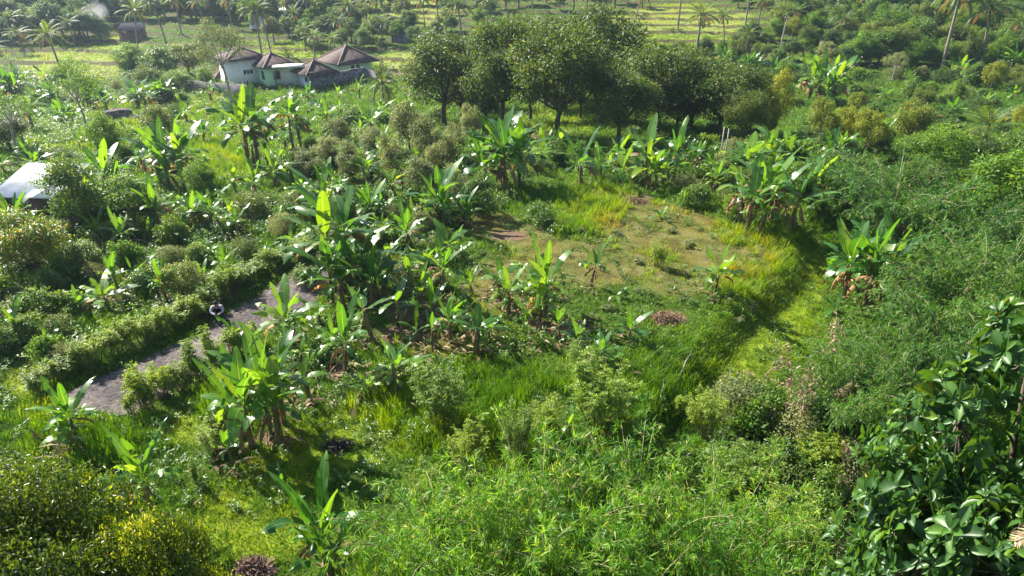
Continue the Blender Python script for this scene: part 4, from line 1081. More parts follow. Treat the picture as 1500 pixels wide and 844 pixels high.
# upper centre
B(CLUMP, 735, 272, 165, 120, 'bright yellow green banana clump in front of the leftmost dark trunk', var=2)
B(BAN, 795, 242, 188, 56, 'yellowish banana between the bright clump and the forked dark tree', var=5)
B(BAN, 850, 274, 192, 80, 'banana on a brown stem right at the top of the tall grass bed', var=0)
B(CLUMP, 945, 272, 160, 130, 'dark banana clump with big silvery leaves left of the twin poles', var=5)
B(CLUMP, 985, 262, 172, 90, 'right hand banana clump of the two beside the twin poles', var=1)
B(CLUMP, 1116, 335, 212, 150, 'big banana clump with many thick trunks above the grassy bank on the right', var=6)
B(CLUMP, 1186, 300, 214, 90, 'banana clump with upright leaves directly behind the thick trunked clump', var=1)
B(CLUMP, 644, 330, 234, 106, 'banana clump with orange dying leaves left of the tall grass bed', var=3)
B(BAN, 580, 295, 244, 70, 'banana with one glowing oval leaf in front of the slender trees', var=4)
B(YOUNG, 603, 340, 292, 40, 'young banana with cupped yellow green leaves below the glowing one', var=3)
B(CLUMP, 478, 320, 236, 100, 'banana clump with silvery leaves behind the tallest central banana', var=0)
B(BAN, 538, 270, 222, 60, 'dark banana in the shade below the slender trees', var=3)
B(CLUMP, 545, 322, 262, 80, 'banana clump squeezed right behind the tallest central one', var=3)
B(TALL, 380, 248, 112, 120, 'huge old banana clump with thick shaggy trunks in front of the houses', var=0)
B(TALL, 430, 222, 122, 84, 'old banana clump overgrown by creeper just right of the huge one', var=1)
B(BAN, 347, 290, 234, 46, 'left one of two small bananas with upright leaves below the huge clump', var=4)
B(BAN, 374, 290, 236, 56, 'right one of two small bananas with upright leaves below the huge clump', var=0)
B(BAN, 700, 300, 262, 50, 'small dark banana in the shade below the bright clump', var=1)
B(BAN, 618, 250, 206, 46, 'small banana at the foot of the slender trees', var=5)
# left middle
B(CLUMP, 165, 296, 190, 116, 'broad banana clump with silvery leaves left of the drooping dead leaf clump', var=1)
B(CLUMP, 248, 272, 182, 100, 'banana clump with one glowing upright leaf and a curtain of dead leaves', var=2)
B(CLUMP, 26, 352, 262, 120, 'banana clump with glowing oval leaves below the white metal roof', var=3)
B(BAN, 236, 335, 262, 70, 'dark green banana with erect leaves in front of the dead leaf clump', var=0)
B(BAN, 288, 334, 284, 60, 'banana with silvery leaves left of a small single one', var=3)
B(BAN, 342, 336, 290, 50, 'small single banana with pale horizontal leaves above the left plot', var=4)
B(BAN, 148, 352, 308, 50, 'dark banana in deep shade, left one of the shaded pair', var=0)
B(BAN, 182, 360, 308, 56, 'dark banana in deep shade, right one of the shaded pair', var=5)
B(YOUNG, 220, 350, 316, 40, 'young banana at the right end of the shaded row', var=3)
B(BAN, 177, 434, 368, 64, 'banana with white glinting horizontal leaves in the middle of the left plot', var=4)
B(BAN, 245, 446, 384, 60, 'banana on a shaggy stem beside the bright green bush above the hedge', var=3)
B(BAN, 158, 452, 404, 90, 'low wide banana with a single erect leaf above the hedge', var=2)
B(YOUNG, 38, 468, 432, 56, 'low star shaped banana at the left edge of the left plot', var=1)
B(YOUNG, 126, 506, 484, 36, 'small upright banana sapling in the dark gap left of the hedge', var=0)
B(YOUNG, 222, 388, 366, 50, 'low banana with outstretched leaves in the middle of the left plot', var=1)
B(YOUNG, 310, 372, 346, 40, 'young banana with bluish leaves in the shrubs above the hedge', var=3)
B(YOUNG, 388, 374, 346, 46, 'young banana with one lit leaf right above the hedge', var=2)
B(YOUNG, 428, 362, 332, 48, 'young banana right of the lit one above the end of the hedge', var=1)
B(YOUNG, 112, 422, 400, 40, 'little banana above the low wide one in the left plot', var=3)
# upper left
B(CLUMP, 22, 150, 100, 70, 'banana clump with blue green leaves at the left edge below the palms', var=2)
B(CLUMP, 76, 152, 108, 60, 'banana clump with narrow upright leaves in the upper left', var=1)
B(BAN, 50, 192, 134, 54, 'banana with orange dying leaves in the upper left meadow', var=1)
B(CLUMP, 98, 184, 138, 60, 'banana clump with silvery reflecting leaves right of the orange leaved one', var=3)
B(CLUMP, 205, 158, 112, 80, 'banana clump with glinting leaves behind the big dark boulder', var=0)
B(CLUMP, 238, 152, 112, 56, 'banana clump with glowing leaves in front of the dark green trees', var=2)
B(BAN, 274, 178, 138, 40, 'banana with a yellow leaf right of the boulder below the stone wall', var=5)
B(YOUNG, 188, 200, 170, 26, 'single small banana in the bright meadow below the boulder', var=2)
B(BAN, 56, 262, 212, 56, 'banana showing above the back of the white metal roof', var=3)
B(BAN, 8, 255, 218, 40, 'banana at the left edge behind the white metal roof', var=0)
B(BAN, 527, 146, 110, 26, 'small lit banana in front of the dark stone wall, right one of two', var=4)
B(BAN, 498, 150, 124, 26, 'small lit banana in front of the dark stone wall, left one of two', var=0)
B(CLUMP, 480, 188, 142, 60, 'banana clump just below the dark stone wall', var=0)
B(BAN, 545, 196, 156, 50, 'banana with arching leaves right of the clump below the stone wall', var=3)
B(YOUNG, 330, 196, 160, 34, 'banana seedling in the grass left of the huge old clump', var=1)
# upper right
B(CLUMP, 1196, 152, 80, 80, 'large banana clump with long dark leaves above the yellow leaved trees', var=2)
B(BAN, 1240, 200, 160, 50, 'banana with silver leaves among the yellow leaved trees', var=2)
B(BAN, 1222, 214, 184, 24, 'banana with one glowing upright leaf below the yellow leaved trees', var=4)
B(BAN, 1290, 222, 174, 32, 'banana with a small upright green crown and pale dry skirt', var=1)
B(CLUMP, 1405, 112, 76, 50, 'banana clump with pale drooping leaves between the two leaning palm trunks', var=1)
B(CLUMP, 1390, 178, 140, 60, 'banana clump with pale sunlit leaves left of the brown trunked palm', var=0)
B(BAN, 1296, 148, 126, 50, 'dark banana just left of the dry reddish patch', var=3)
B(CLUMP, 1482, 100, 58, 60, 'banana clump at the right edge below the top corner', var=3)
B(CLUMP, 1092, 250, 196, 100, 'shaded banana clump right of the twin poles', var=3)
B(CLUMP, 1150, 246, 186, 90, 'dark banana clump below the yellow leaved trees', var=4)
B(CLUMP, 1276, 70, 44, 60, 'dark banana clump high on the right slope', var=2)
B(BAN, 1360, 80, 52, 40, 'lone lit banana on the slope left of the leaning palm trunk', var=1)
B(CLUMP, 1040, 262, 214, 60, 'shaded banana clump with fine leaves just left of the twin poles', var=0)

def fillb(kinds, pts, label, group, s):
    for x, y in pts:
        h = rnd(*s); kk = kinds[int(rng.integers(len(kinds)))]
        e = put(kk, x, y, y - h, label, group, h * rnd(.9, 1.3), var=int(rng.integers(9)))
        if y > 190: LITTER.append((e.location.x, e.location.y, .4))
def rnd(a, b): return float(rng.uniform(a, b))
fillb((BAN, YOUNG, BAN), [(60, 300), (118, 318), (206, 296), (262, 360), (330, 400), (300, 420), (92, 380), (70, 440), (200, 420), (350, 350), (265, 312), (410, 330), (440, 300), (120, 460), (30, 500), (84, 520), (310, 330), (370, 320), (405, 270), (20, 410), (140, 270), (210, 250)],
      'banana plant half hidden among the bushes of the overgrown left plot', 'half hidden bananas of the left plot', (34, 60))
fillb((BAN, BARE, YOUNG), [(560, 440), (545, 500), (600, 430), (575, 405), (634, 470), (680, 470), (690, 430), (700, 520), (770, 430), (455, 590), (440, 545), (540, 580), (610, 500), (560, 350), (600, 370), (520, 505), (490, 510), (730, 440), (820, 500), (660, 380), (625, 410)],
      'small ragged banana in the thicket between track and mossy plot', 'ragged bananas between track and plot', (40, 74))
fillb((BAN, CLUMP, YOUNG), [(130, 160), (160, 168), (40, 170), (118, 222), (150, 150), (255, 200), (300, 210), (40, 232), (0, 190), (310, 150), (30, 128), (70, 126)],
      'small banana among the bushes of the upper left meadow', 'bananas of the upper left meadow', (26, 42))
fillb((BAN, CLUMP), [(1180, 110), (1250, 110), (1330, 130), (1440, 160), (1350, 190), (1480, 150), (1250, 80), (1330, 90), (1420, 60), (1480, 190), (1160, 150), (1310, 50), (1100, 110), (1130, 120), (1060, 100), (1215, 130)],
      'small banana on the overgrown slope on the right', 'bananas of the right slope', (26, 44))
fillb((BAN, CLUMP), [(700, 240), (760, 250), (880, 262), (905, 250), (1020, 250), (1050, 280), (1080, 300), (1130, 260), (1190, 260), (1215, 240), (820, 226), (1000, 230), (670, 270), (680, 330), (560, 250), (500, 290)],
      'shaded banana in the belt between the dark grove and the plot', 'bananas below the dark grove', (40, 66))
fillb((BAN,), [(470, 160), (500, 170), (560, 176), (600, 170), (452, 150), (530, 200), (610, 150)],
      'small banana in the meadow right of the huge old clump', 'bananas below the stone wall', (24, 36))

# coconut palms
def PAL(kind, px, base, top, w, label, **k): return put(kind, px, base, top, label, None, w, **k)
PAL(PALM, 92, 112, 36, 62, 'dark coconut palm standing alone in the pale field on the upper left', var=0)
PAL(PALM, 2, 116, 56, 74, 'coconut palm with yellowing fronds cut by the left edge', var=2)
PAL(PALM, 203, 74, 0, 56, 'coconut palm with yellow lower fronds beside the smoke', var=1)
PAL(PALM, 243, 62, -10, 48, 'coconut palm with a leaning trunk right of the smoke', var=1)
PAL(PALM, 266, 50, -14, 42, 'thin coconut palm on the field edge, third to the right from the smoke', var=3)
PAL(PALM, 384, 82, -6, 58, 'left one of the two crossing coconut palms behind the cream house', var=2)
PAL(PALM, 398, 84, 0, 50, 'right one of the two crossing coconut palms behind the cream house', var=1)
PAL(LOWPALM, 424, 96, 62, 34, 'short young coconut palm in the paddies behind the mint green house', var=0)
PAL(PALM, 462, 88, 44, 44, 'coconut palm directly behind the tallest tiled roof', var=3)
PAL(PALM, 500, 66, 22, 44, 'coconut palm in the dark grove right of the tallest roof', var=0)
PAL(PALM, 428, 62, 10, 40, 'coconut palm with a pale trunk in the dark grove above the carport', var=1)
PAL(PALM, 520, 52, -4, 44, 'coconut palm over the brown roofed hut', var=2)
PAL(PALM, 556, 40, -10, 40, 'coconut palm behind the brown roofed hut', var=0)
PAL(PALM, 623, 48, -14, 36, 'slim coconut palm in front of the rice terraces', var=0)
PAL(PALM, 676, 58, -8, 62, 'coconut palm with brown fronds right of the rice terraces', var=2)
PAL(PALM, 1020, 78, 6, 84, 'coconut palm with a skirt of pale dead fronds behind the dark trees', var=3)
PAL(ARECA, 1142, 76, 6, 36, 'areca palm with a thin white trunk on the right slope', var=0)
PAL(ARECA, 1232, 42, -30, 40, 'areca palm with a dark thin trunk high on the right slope', var=1)
PAL(LOWPALM, 1205, 66, 20, 76, 'trunkless young coconut palm on the right slope below the pink leaved tree', var=0)
PAL(PALM, 1378, 104, -40, 90, 'tall coconut palm with a long pale trunk leaning right, crown above the picture', var=3)
PAL(PALM, 1434, 102, -14, 90, 'coconut palm with a tan trunk at the right, crown at the top edge', var=1)
PAL(LOWPALM, 1440, 218, 156, 110, 'short coconut palm with a brown trunk and sunlit fronds on the right', var=1)
PAL(LOWPALM, 562, 158, 94, 52, 'feathery young palm right of the dark stone wall', var=1)
PAL(LOWPALM, 1492, 60, 16, 60, 'young coconut palm in the top right corner', var=0)
for i, (x, b_, t_, w_) in enumerate([(20, 66, 18, 60), (50, 62, 22, 56), (124, 56, 14, 44), (76, 50, 4, 44), (8, 40, -10, 44), (150, 40, -6, 40), (300, 40, -8, 40), (340, 40, -12, 44),
                                     (452, 40, -12, 40), (482, 34, -14, 40), (590, 14, -30, 36), (110, 66, 24, 46), (36, 80, 40, 50)]):
    put(PALM, x, b_, t_, 'coconut palm in the hazy wood at the top left', 'coconut palms in the hazy wood', w_, var=i)

for i, (x, b_, t_, w_) in enumerate([(715, 40, -10, 46), (745, 30, -14, 44), (560, 66, 26, 40), (592, 36, -6, 40), (642, 30, -14, 40), (930, 34, -16, 44), (1060, 60, 14, 44), (1110, 40, -8, 44), (1180, 40, -6, 50), (1260, 34, -14, 50), (1330, 40, -8, 50), (1460, 50, 2, 60), (448, 76, 36, 40), (482, 84, 50, 36), (1350, 60, 4, 56), (1400, 46, -6, 60), (1290, 60, 10, 50), (1236, 70, 20, 46), (1490, 84, 20, 60), (1160, 56, 6, 46), (1090, 84, 40, 40), (780, 20, -20, 44), (900, 18, -24, 44)]):
    put(PALM, x, b_, t_, 'coconut palm along the far end of the rice fields and slope', 'coconut palms behind the fields', w_, var=i)

for x, y, t, w_ in [(676, 176, 96, 76), (776, 178, 70, 90), (850, 176, 90, 80), (930, 190, 96, 90), (990, 200, 112, 80), (1085, 214, 130, 70), (712, 190, 110, 60), (1030, 176, 84, 80), (870, 150, 24, 90), (780, 140, 20, 90), (1098, 196, 112, 50)]:
    put(MANGO, x, y, t, 'lesser dark tree filling the gaps of the dark grove', 'lesser trees of the dark grove', w_)

# trees of the dark grove and around
def TR(kind, px, base, top, w, label, **k): return put(kind, px, base, top, label, None, w, **k)
TR(MANGO, 737, 196, 22, 126, 'dark dense tree on a straight dark trunk left of the forked one', var=0)
TR(MANGO, 818, 206, 30, 150, 'dark tree whose pale trunk forks low above the sunlit grass', var=1)
TR(MANGO, 652, 186, 50, 146, 'dark dense tree at the left end of the grove, nearest the houses', var=2)
TR(MANGO, 880, 182, 6, 150, 'tallest dark tree in the middle of the grove', var=3)
TR(MANGO, 800, 160, 28, 130, 'dark tree behind the forked one, crown against the rice fields', var=2)
TR(MANGO, 962, 200, 62, 140, 'dark tree right of the tallest one, above the silvery banana clump', var=0)
TR(MANGO, 1052, 206, 90, 136, 'round dark tree at the right end of the grove', var=1)
TR(MANGO, 1010, 190, 66, 116, 'dark tree with a few golden leaves between the last two of the grove', var=3)
TR(MANGO, 905, 212, 100, 116, 'low dark tree under the tallest crown of the grove', var=2)
TR(MANGO, 690, 160, 70, 110, 'smaller dark tree filling the gap behind the left end of the grove', var=1)
TR(ROUND, 745, 100, 24, 90, 'lighter green tree behind the straight trunked dark one', var=0)
for i, (x, b_, t_, w_, lab) in enumerate([
    (482, 246, 192, 40, 'grey green slender tree nearest the old creeper covered clump'), (516, 262, 196, 40, 'slender tree with grey foliage left of the bare red soil patch'),
    (548, 232, 178, 44, 'slender grey green tree below the feathery young palm'), (575, 262, 186, 38, 'slender tree beside the bare red soil patch'),
    (600, 226, 132, 50, 'tall slender tree just left of the dark grove'), (627, 250, 156, 50, 'dark conical tree in front of the left end of the grove'),
    (650, 262, 178, 44, 'conical olive tree in the middle of the slender row'), (664, 228, 172, 30, 'narrow brown tipped tree right of the conical olive one'),
    (690, 214, 142, 36, 'narrow brown tipped tree left of the straight dark trunk'), (614, 290, 218, 44, 'lowest slender tree behind the orange leaved banana clump'),
    (500, 214, 166, 44, 'slender tree in the meadow below the stone wall'), (450, 262, 214, 40, 'bushy slender tree right of the creeper covered clump'),
    (668, 300, 236, 46, 'dark rounded tree right of the orange leaved banana clump'), (590, 200, 150, 40, 'slender tree below the end of the stone wall')]):
    TR(CONE, x, b_, t_, w_, lab, var=i)
for i, (x, b_, t_, w_, lab) in enumerate([
    (1132, 196, 98, 52, 'tall yellow green tree right of the dark grove'), (1196, 222, 138, 48, 'golden yellow tree, left one of three below the long leaved banana clump'),
    (1226, 220, 152, 44, 'golden yellow tree, middle one of three below the long leaved banana clump'), (1266, 226, 156, 58, 'olive yellow tree, right one of three below the long leaved banana clump'),
    (1122, 206, 152, 36, 'small yellow green tree at the foot of the tall one'), (1450, 134, 88, 40, 'golden tree between the leaning palm trunks and the right edge'),
    (1250, 168, 132, 30, 'small golden bush like tree below the dark slope'), (1205, 108, 82, 26, 'small golden crown behind the long leaved banana clump'),
    (1160, 62, 22, 24, 'pinkish yellow tree by the white areca trunk'), (1494, 200, 150, 40, 'yellow green tree cut by the right edge')]):
    TR(YELLOW, x, b_, t_, w_, lab, var=i)
TR(AIRY, 338, 156, 14, 96, 'thin airy tree with bare branches in front of the cream house', var=0)
TR(AIRY, 128, 196, 80, 86, 'airy pale tree in the upper left meadow near the boulder', var=1)
TR(AIRY, 1306, 122, 70, 40, 'small golden leaved tree with a thin white trunk on the dark slope edge', var=0)
TR(AIRY, 1376, 100, 52, 40, 'tree with bare forked white branches left of the leaning palm trunk', var=1)
TR(AIRY, 30, 228, 122, 100, 'feathery pale tree above the white metal roof at the left edge', var=1)
TR(ROUND, 488, 70, 38, 40, 'umbrella shaped light green tree right of the tallest roof', var=0, name='umbrella_tree') if False else None
TR(ROUND, 533, 72, 38, 34, 'round light green tree with two dark stems right of the tallest roof', var=1)
for i, (k_, x, b_, t_, w_, lab) in enumerate([
    (ROUND, 198, 112, 60, 56, 'dark green tree at the right end of the pale field'), (ROUND, 238, 116, 62, 60, 'dense green tree left of the cream house'),
    (ROUND, 278, 110, 56, 56, 'dark tree directly left of the cream house'), (ROUND, 222, 134, 92, 44, 'bright green small tree in front of the dense trees left of the houses'),
    (ROUND, 262, 134, 100, 40, 'light green tree beside the end of the grey wall'), (ROUND, 166, 240, 160, 60, 'dark leafy tree in the meadow above the broad banana clump'),
    (ROUND, 120, 336, 220, 92, 'dark tree with orange young leaves right of the white metal roof'), (ROUND, 60, 410, 300, 110, 'round dark bushy tree at the left edge of the left plot'),
    (ROUND, 12, 322, 274, 60, 'orange tinged tree in front of the white metal roof'), (ROUND, 300, 290, 230, 50, 'dark round tree right of the curtain of dead banana leaves'),
    (ROUND, 200, 330, 250, 90, 'dark tree between the broad banana clump and the shaded pair'), (ROUND, 130, 400, 350, 60, 'shaded round tree in the middle of the left plot'),
    (ROUND, 235, 205, 148, 50, 'round dark green tree with a twisted crown right of the boulder'), (ROUND, 16, 220, 160, 70, 'leafy tree at the left edge above the metal roof'),
    (ROUND, 1365, 262, 176, 90, 'dark glossy tree between the bamboo and the brown trunked palm'), (ROUND, 1450, 352, 210, 150, 'yellow green spreading tree behind the right bamboo'),
    (ROUND, 1490, 290, 176, 90, 'lit leafy tree cut by the right edge above the bamboo'), (ROUND, 1330, 214, 140, 56, 'olive green tree below the dry reddish patch'),
    (ROUND, 1345, 300, 232, 80, 'dark tree at the upper edge of the right bamboo'), (ROUND, 1298, 72, 0, 66, 'grey flowering tree on the right slope'),
    (ROUND, 1160, 300, 232, 60, 'shaded tree behind the thick trunked banana clump'), (ROUND, 700, 318, 252, 60, 'dark round shrub like tree right of the orange dying leaves'),
    (ROUND, 270, 440, 380, 66, 'bright green round bush just above the hedge'), (ROUND, 1420, 250, 190, 70, 'leafy tree right of the glossy dark one')]):
    TR(k_, x, b_, t_, w_, lab, var=i)
# fill: woods on the rises
def rnd(a, b): return float(rng.uniform(a, b))
n = 0
for y in (-8, 4, 14, 25, 37, 50, 62):
    for x in np.arange(-40 + 9 * (y % 3), 480 if y < 45 else 170, 17 if y < 30 else 22):
        xx = x + rnd(-8, 8)
        if y > 30 and 150 < xx < 310: continue
        if y > 42 and 330 < xx: continue
        put(FOREST, xx, y + rnd(-3, 3), y - rnd(40, 66), 'tree of the hazy wood at the top left', 'trees of the hazy wood', rnd(38, 58), aspect=(.7, 1.25)); n += 1
for (x, b_) in [(405, 62), (425, 52), (445, 66), (466, 60), (486, 50), (505, 60), (520, 40), (470, 38), (440, 34), (545, 64), (575, 52), (600, 50), (410, 40), (492, 30), (560, 12), (540, 26), (650, 46), (700, 40), (720, 26), (660, 22)]:
    put(FOREST, x + rnd(-4, 4), b_, b_ - rnd(28, 44), 'leafy tree of the grove behind the houses', 'trees of the grove behind the houses', rnd(30, 44), aspect=(.7, 1.3))
for y in (-6, 12, 28, 44, 60, 78, 96):
    for x in np.arange(1130 + (y % 5) * 4, 1520, 21):
        xx = x + rnd(-9, 9); yy = y + rnd(-5, 5)
        if xx < 1170 and y > 50: continue
        if y > 72 and xx < 1230: continue
        put((FOREST, ROUND, ROUND)[n % 3] if y < 60 else ROUND, xx, yy, yy - rnd(30, 62), 'leafy tree of the dense wooded slope on the right', 'trees of the wooded slope on the right', rnd(30, 48), aspect=(.7, 1.3)); n += 1
for x in np.arange(560, 1130, 20):
    if 940 < x < 1080: continue
    put(FOREST, x, rnd(2, 16), -rnd(14, 34), 'leafy tree along the far end of the rice fields', 'trees at the far end of the rice fields', rnd(24, 38))
for x in np.arange(1080, 1130, 14):
    put(ROUND, x, rnd(66, 74), rnd(44, 52), 'tree at the foot of the wooded slope', 'trees at the foot of the wooded slope', rnd(24, 30))

for x, y in [(488, 70), (500, 78), (512, 60), (528, 66), (548, 50), (580, 60), (600, 48), (540, 34), (500, 40), (470, 52), (455, 44), (610, 70), (590, 30), (640, 60), (660, 50), (530, 16), (500, 20), (575, 14), (700, 16), (640, 12)]:
    put(FOREST, x + rnd(-5, 5), y + rnd(-3, 3), y - rnd(24, 40), 'leafy tree of the grove behind the houses', 'trees of the grove behind the houses', rnd(26, 40), aspect=(.7, 1.3))
for x, y in [(1072, 96), (1090, 110), (1112, 90), (1130, 104), (1150, 120), (1160, 92), (1180, 84), (1210, 96), (1236, 104), (1250, 90), (1276, 98), (1300, 92), (1180, 70), (1215, 74), (1330, 104), (1100, 70), (1130, 62), (1350, 124), (1420, 130), (1460, 116), (1490, 130), (1400, 150), (1350, 160)]:
    put((ROUND, FOREST)[n % 2], x + rnd(-5, 5), y + rnd(-3, 3), y - rnd(28, 46), 'leafy tree of the dense wooded slope on the right', 'trees of the wooded slope on the right', rnd(28, 44), aspect=(.7, 1.3)); n += 1

# bushes
def bushes(kind, pts, label, group, s=(22, 34), wr=1.15):
    for x, y in pts:
        h = rnd(*s)
        put(kind, x + rnd(-5, 5), y + rnd(-3, 3), y - h, label, group, h * wr * rnd(.9, 1.3))
def grid(x0, x1, y0, y1, dx, dy, avoid=()):
    out = []
    for j, y in enumerate(np.arange(y0, y1, dy)):
        for x in np.arange(x0 + (j % 2) * dx / 2, x1, dx):
            p = (x + rnd(-.3, .3) * dx, y + rnd(-.3, .3) * dy)
            if not any(abs(p[0] - a) < r and abs(p[1] - b) < q for a, b, r, q in avoid): out.append(p)
    return out
bushes(BUSH, grid(0, 440, 318, 440, 60, 32, [(180, 440, 50, 14), (400, 420, 60, 30)]), 'leafy bush in the overgrown plot left of the hedge', 'bushes of the overgrown left plot', (26, 44))
bushes(BUSH, grid(0, 120, 440, 560, 42, 30), 'leafy bush at the left edge below the left plot', 'bushes at the left edge', (34, 50))
bushes(BUSH, grid(440, 700, 190, 330, 40, 26, [(590, 212, 26, 10)]), 'bush among the slender trees', 'bushes among the slender trees', (20, 34))
bushes(BUSH, grid(1000, 1220, 225, 320, 38, 24), 'dark bush among the shaded bananas right of the grove', 'bushes right of the grove', (24, 38))
bushes(BUSH, grid(1180, 1500, 122, 240, 40, 20, [(1340, 172, 60, 8)]), 'bush on the overgrown slope on the right', 'bushes of the right slope', (18, 32))
bushes(BUSH, grid(30, 330, 128, 260, 46, 22, [(110, 200, 90, 30), (180, 172, 60, 14), (330, 220, 50, 50)]), 'bush in the bright upper left meadow', 'bushes of the upper left meadow', (14, 26))
bushes(BUSH, grid(430, 640, 340, 420, 46, 26, [(560, 400, 40, 12)]), 'bush around the tallest central banana', 'bushes around the tallest banana', (22, 34))
bushes(BUSH, grid(900, 1100, 78, 130, 34, 14), 'bush behind the dark grove', 'bushes behind the dark grove', (14, 24))
bushes(BUSH, grid(700, 1100, 205, 250, 44, 20, [(850, 200, 60, 20)]), 'bush in front of the dark grove', 'bushes in front of the dark grove', (16, 26))
bushes(BUSH, grid(1070, 1270, 610, 850, 58, 44), 'bush in the shady gully between bamboo and large leaved tree', 'bushes of the gully', (50, 74))
bushes(BUSH, [(790, 330), (640, 560), (1250, 570)], 'dark bush beside the long grass', 'bushes beside the long grass', (26, 40))

# living hedge along the upper side of the track
hl = [(60, 585), (95, 568), (130, 552), (165, 536), (198, 520), (230, 506), (260, 494), (288, 480), (312, 464), (336, 446), (362, 430), (388, 414), (414, 402), (440, 392), (462, 382)]
for i in range(len(hl) - 1):
    for k in range(2):
        t = k / 2; x = hl[i][0] * (1 - t) + hl[i + 1][0] * t; y = hl[i][1] * (1 - t) + hl[i + 1][1] * t
        put(HEDGE, x + rnd(-4, 4) - 5, y + rnd(-4, 0) - 9, y - 8 - rnd(28, 58) * (.55 + y / 1300), 'feathery green shrub of the living hedge along the track', 'shrubs of the living hedge', rnd(30, 46))
for i, (x, b_, t_, w_, lab) in enumerate([
    (213, 598, 530, 52, 'rounded feathery shrub at the lowest end of the track'), (240, 584, 534, 34, 'feathery shrub second from the lowest on the track edge'),
    (264, 570, 526, 40, 'low feathery shrub in the middle of the lower track edge'), (342, 522, 474, 40, 'bushy feathery shrub at the upper end of the row on the lower track edge'),
    (448, 420, 386, 40, 'feathery shrub closing off the end of the track')]):
    put(HEDGE, x, b_, t_, lab, None, w_, var=i)
for x, y in [(222, 600), (250, 582), (274, 572), (298, 556), (322, 540), (350, 522), (372, 506), (196, 612)]:
    put(HEDGE, x, y, y - rnd(26, 44), 'low shrub filling the row on the lower edge of the track', 'low shrubs on the lower track edge', rnd(26, 36))
for i, (x, b_, t_, w_, lab) in enumerate([
    (228, 574, 526, 24, 'narrow spire shrub behind the lowest rounded shrub'), (286, 556, 490, 30, 'spire shrub in the middle of the lower track edge'), (311, 545, 474, 28, 'tall spire shrub in the lower track edge row'),
    (287, 708, 664, 16, 'single slender feathery sapling on the shaded lawn'), (1072, 640, 608, 22, 'small spire shrub above the gully'), (995, 610, 576, 24, 'small light green sapling in the long grass')]):
    put(SPIRE, x, b_, t_, lab, None, w_, var=i)
for i, (x, b_, t_, w_, lab) in enumerate([
    (646, 624, 522, 100, 'big feathery shrub in the tall grass right of the low banana clump'), (880, 618, 530, 120, 'wide feathery shrub below the dark low banana clump'), (760, 660, 588, 66, 'light green feathery shrub left of the wide one'),
    (800, 640, 576, 60, 'feathery shrub touching the wide one'), (688, 700, 618, 70, 'feathery shrub at the upper left corner of the bottom bamboo'), (625, 745, 676, 60, 'feathery shrub at the left edge of the bottom bamboo'),
    (1075, 740, 640, 120, 'broad feathery shrub between the bottom bamboo and the gully'), (1130, 830, 720, 150, 'lit feathery shrub at the bottom left of the gully'), (850, 560, 498, 60, 'feathery shrub among the low bananas'),
    (1190, 700, 622, 80, 'feathery shrub at the upper rim of the gully'), (320, 660, 612, 60, 'low feathery shrub beside the small banana with the brown leaf'), (1070, 322, 284, 44, 'grey green feathery shrub left of the thick trunked clump'),
    (930, 270, 238, 40, 'feathery shrub at the foot of the silvery clump'), (790, 420, 404, 30, 'small feathery shrub on the mossy plot'), (964, 392, 350, 34, 'pale cassava like shrub on the brown moss'), (1030, 640, 560, 70, 'feathery shrub above the bottom bamboo')]):
    put(BIGSHRUB, x, b_, t_, lab, None, w_, var=i)
for x, y in [(935, 385), (1005, 405), (905, 345), (820, 330), (845, 340), (980, 340), (1010, 360), (760, 470), (790, 452), (868, 470), (890, 455), (940, 430), (1000, 440), (1045, 445), (820, 440), (700, 400), (860, 300), (1080, 470), (1100, 455)]:
    put(SEED, x, y, y - rnd(10, 18), 'small pale cassava like seedling on the mossy plot', 'seedlings on the mossy plot', rnd(18, 26))

# bamboo
for i, (x, b_, t_, w_, lab) in enumerate([
    (1300, 345, 232, 190, 'round dark bamboo clump above the banana with the orange leaf'), (1400, 372, 262, 170, 'bamboo clump in front of the yellow green spreading tree'), (1235, 300, 222, 120, 'bamboo clump right behind the thick trunked banana'),
    (1375, 500, 385, 190, 'bamboo clump just below the banana with the orange leaf'), (1430, 480, 330, 220, 'tall bamboo clump at the right above the large leaved tree'), (1275, 580, 470, 160, 'bamboo clump at the edge of the green strip'),
    (1370, 580, 440, 200, 'bamboo clump directly behind the large leaved tree'), (1495, 430, 330, 160, 'bamboo clump cut by the right edge'), (1230, 640, 520, 150, 'lowest bamboo clump of the right thicket'), (1500, 540, 400, 160, 'bamboo clump behind the top of the large leaved tree'),
    (1372, 420, 335, 110, 'bamboo clump right of the orange leaved banana'), (1310, 640, 510, 150, 'shaded bamboo clump left of the large leaved tree')]):
    put(BAM, x, b_, t_, lab, None, w_, var=i, aspect=(.5, 2.2))
for i, (x, b_, t_, w_, lab) in enumerate([
    (660, 880, 700, 230, 'bright bamboo clump at the bottom, leftmost of the thicket'), (790, 860, 664, 260, 'bright bamboo clump at the bottom below the shaggy stemmed banana'), (920, 850, 650, 260, 'bright bamboo clump in the middle of the bottom thicket'),
    (1030, 880, 700, 230, 'bright bamboo clump at the bottom right of the thicket'), (730, 960, 770, 260, 'lowest bamboo clump on the left of the thicket, half below the picture'), (880, 980, 780, 260, 'lowest bamboo clump in the middle, half below the picture'),
    (1010, 980, 790, 260, 'lowest bamboo clump on the right, half below the picture'), (1140, 950, 790, 200, 'bamboo clump at the bottom below the gully bushes'), (860, 790, 656, 150, 'bamboo clump with pale arching canes at the top of the thicket'), (570, 930, 800, 120, 'small bamboo clump beside the arching leaved banana')]):
    put(BAMN, x, b_, t_, lab, None, w_, var=i, aspect=(.5, 2.2))
DEAD = Kind('dead_bamboo', [bamboo_variant(5, 4.5, 1.4, 'dead_leaf', .05, .24, 34, 9, .5, .25), bamboo_variant(3, 3.4, 1.2, 'dead_leaf', .05, .2, 30, 8, .4, .3)], 3.8, 3.6, 'bamboo')
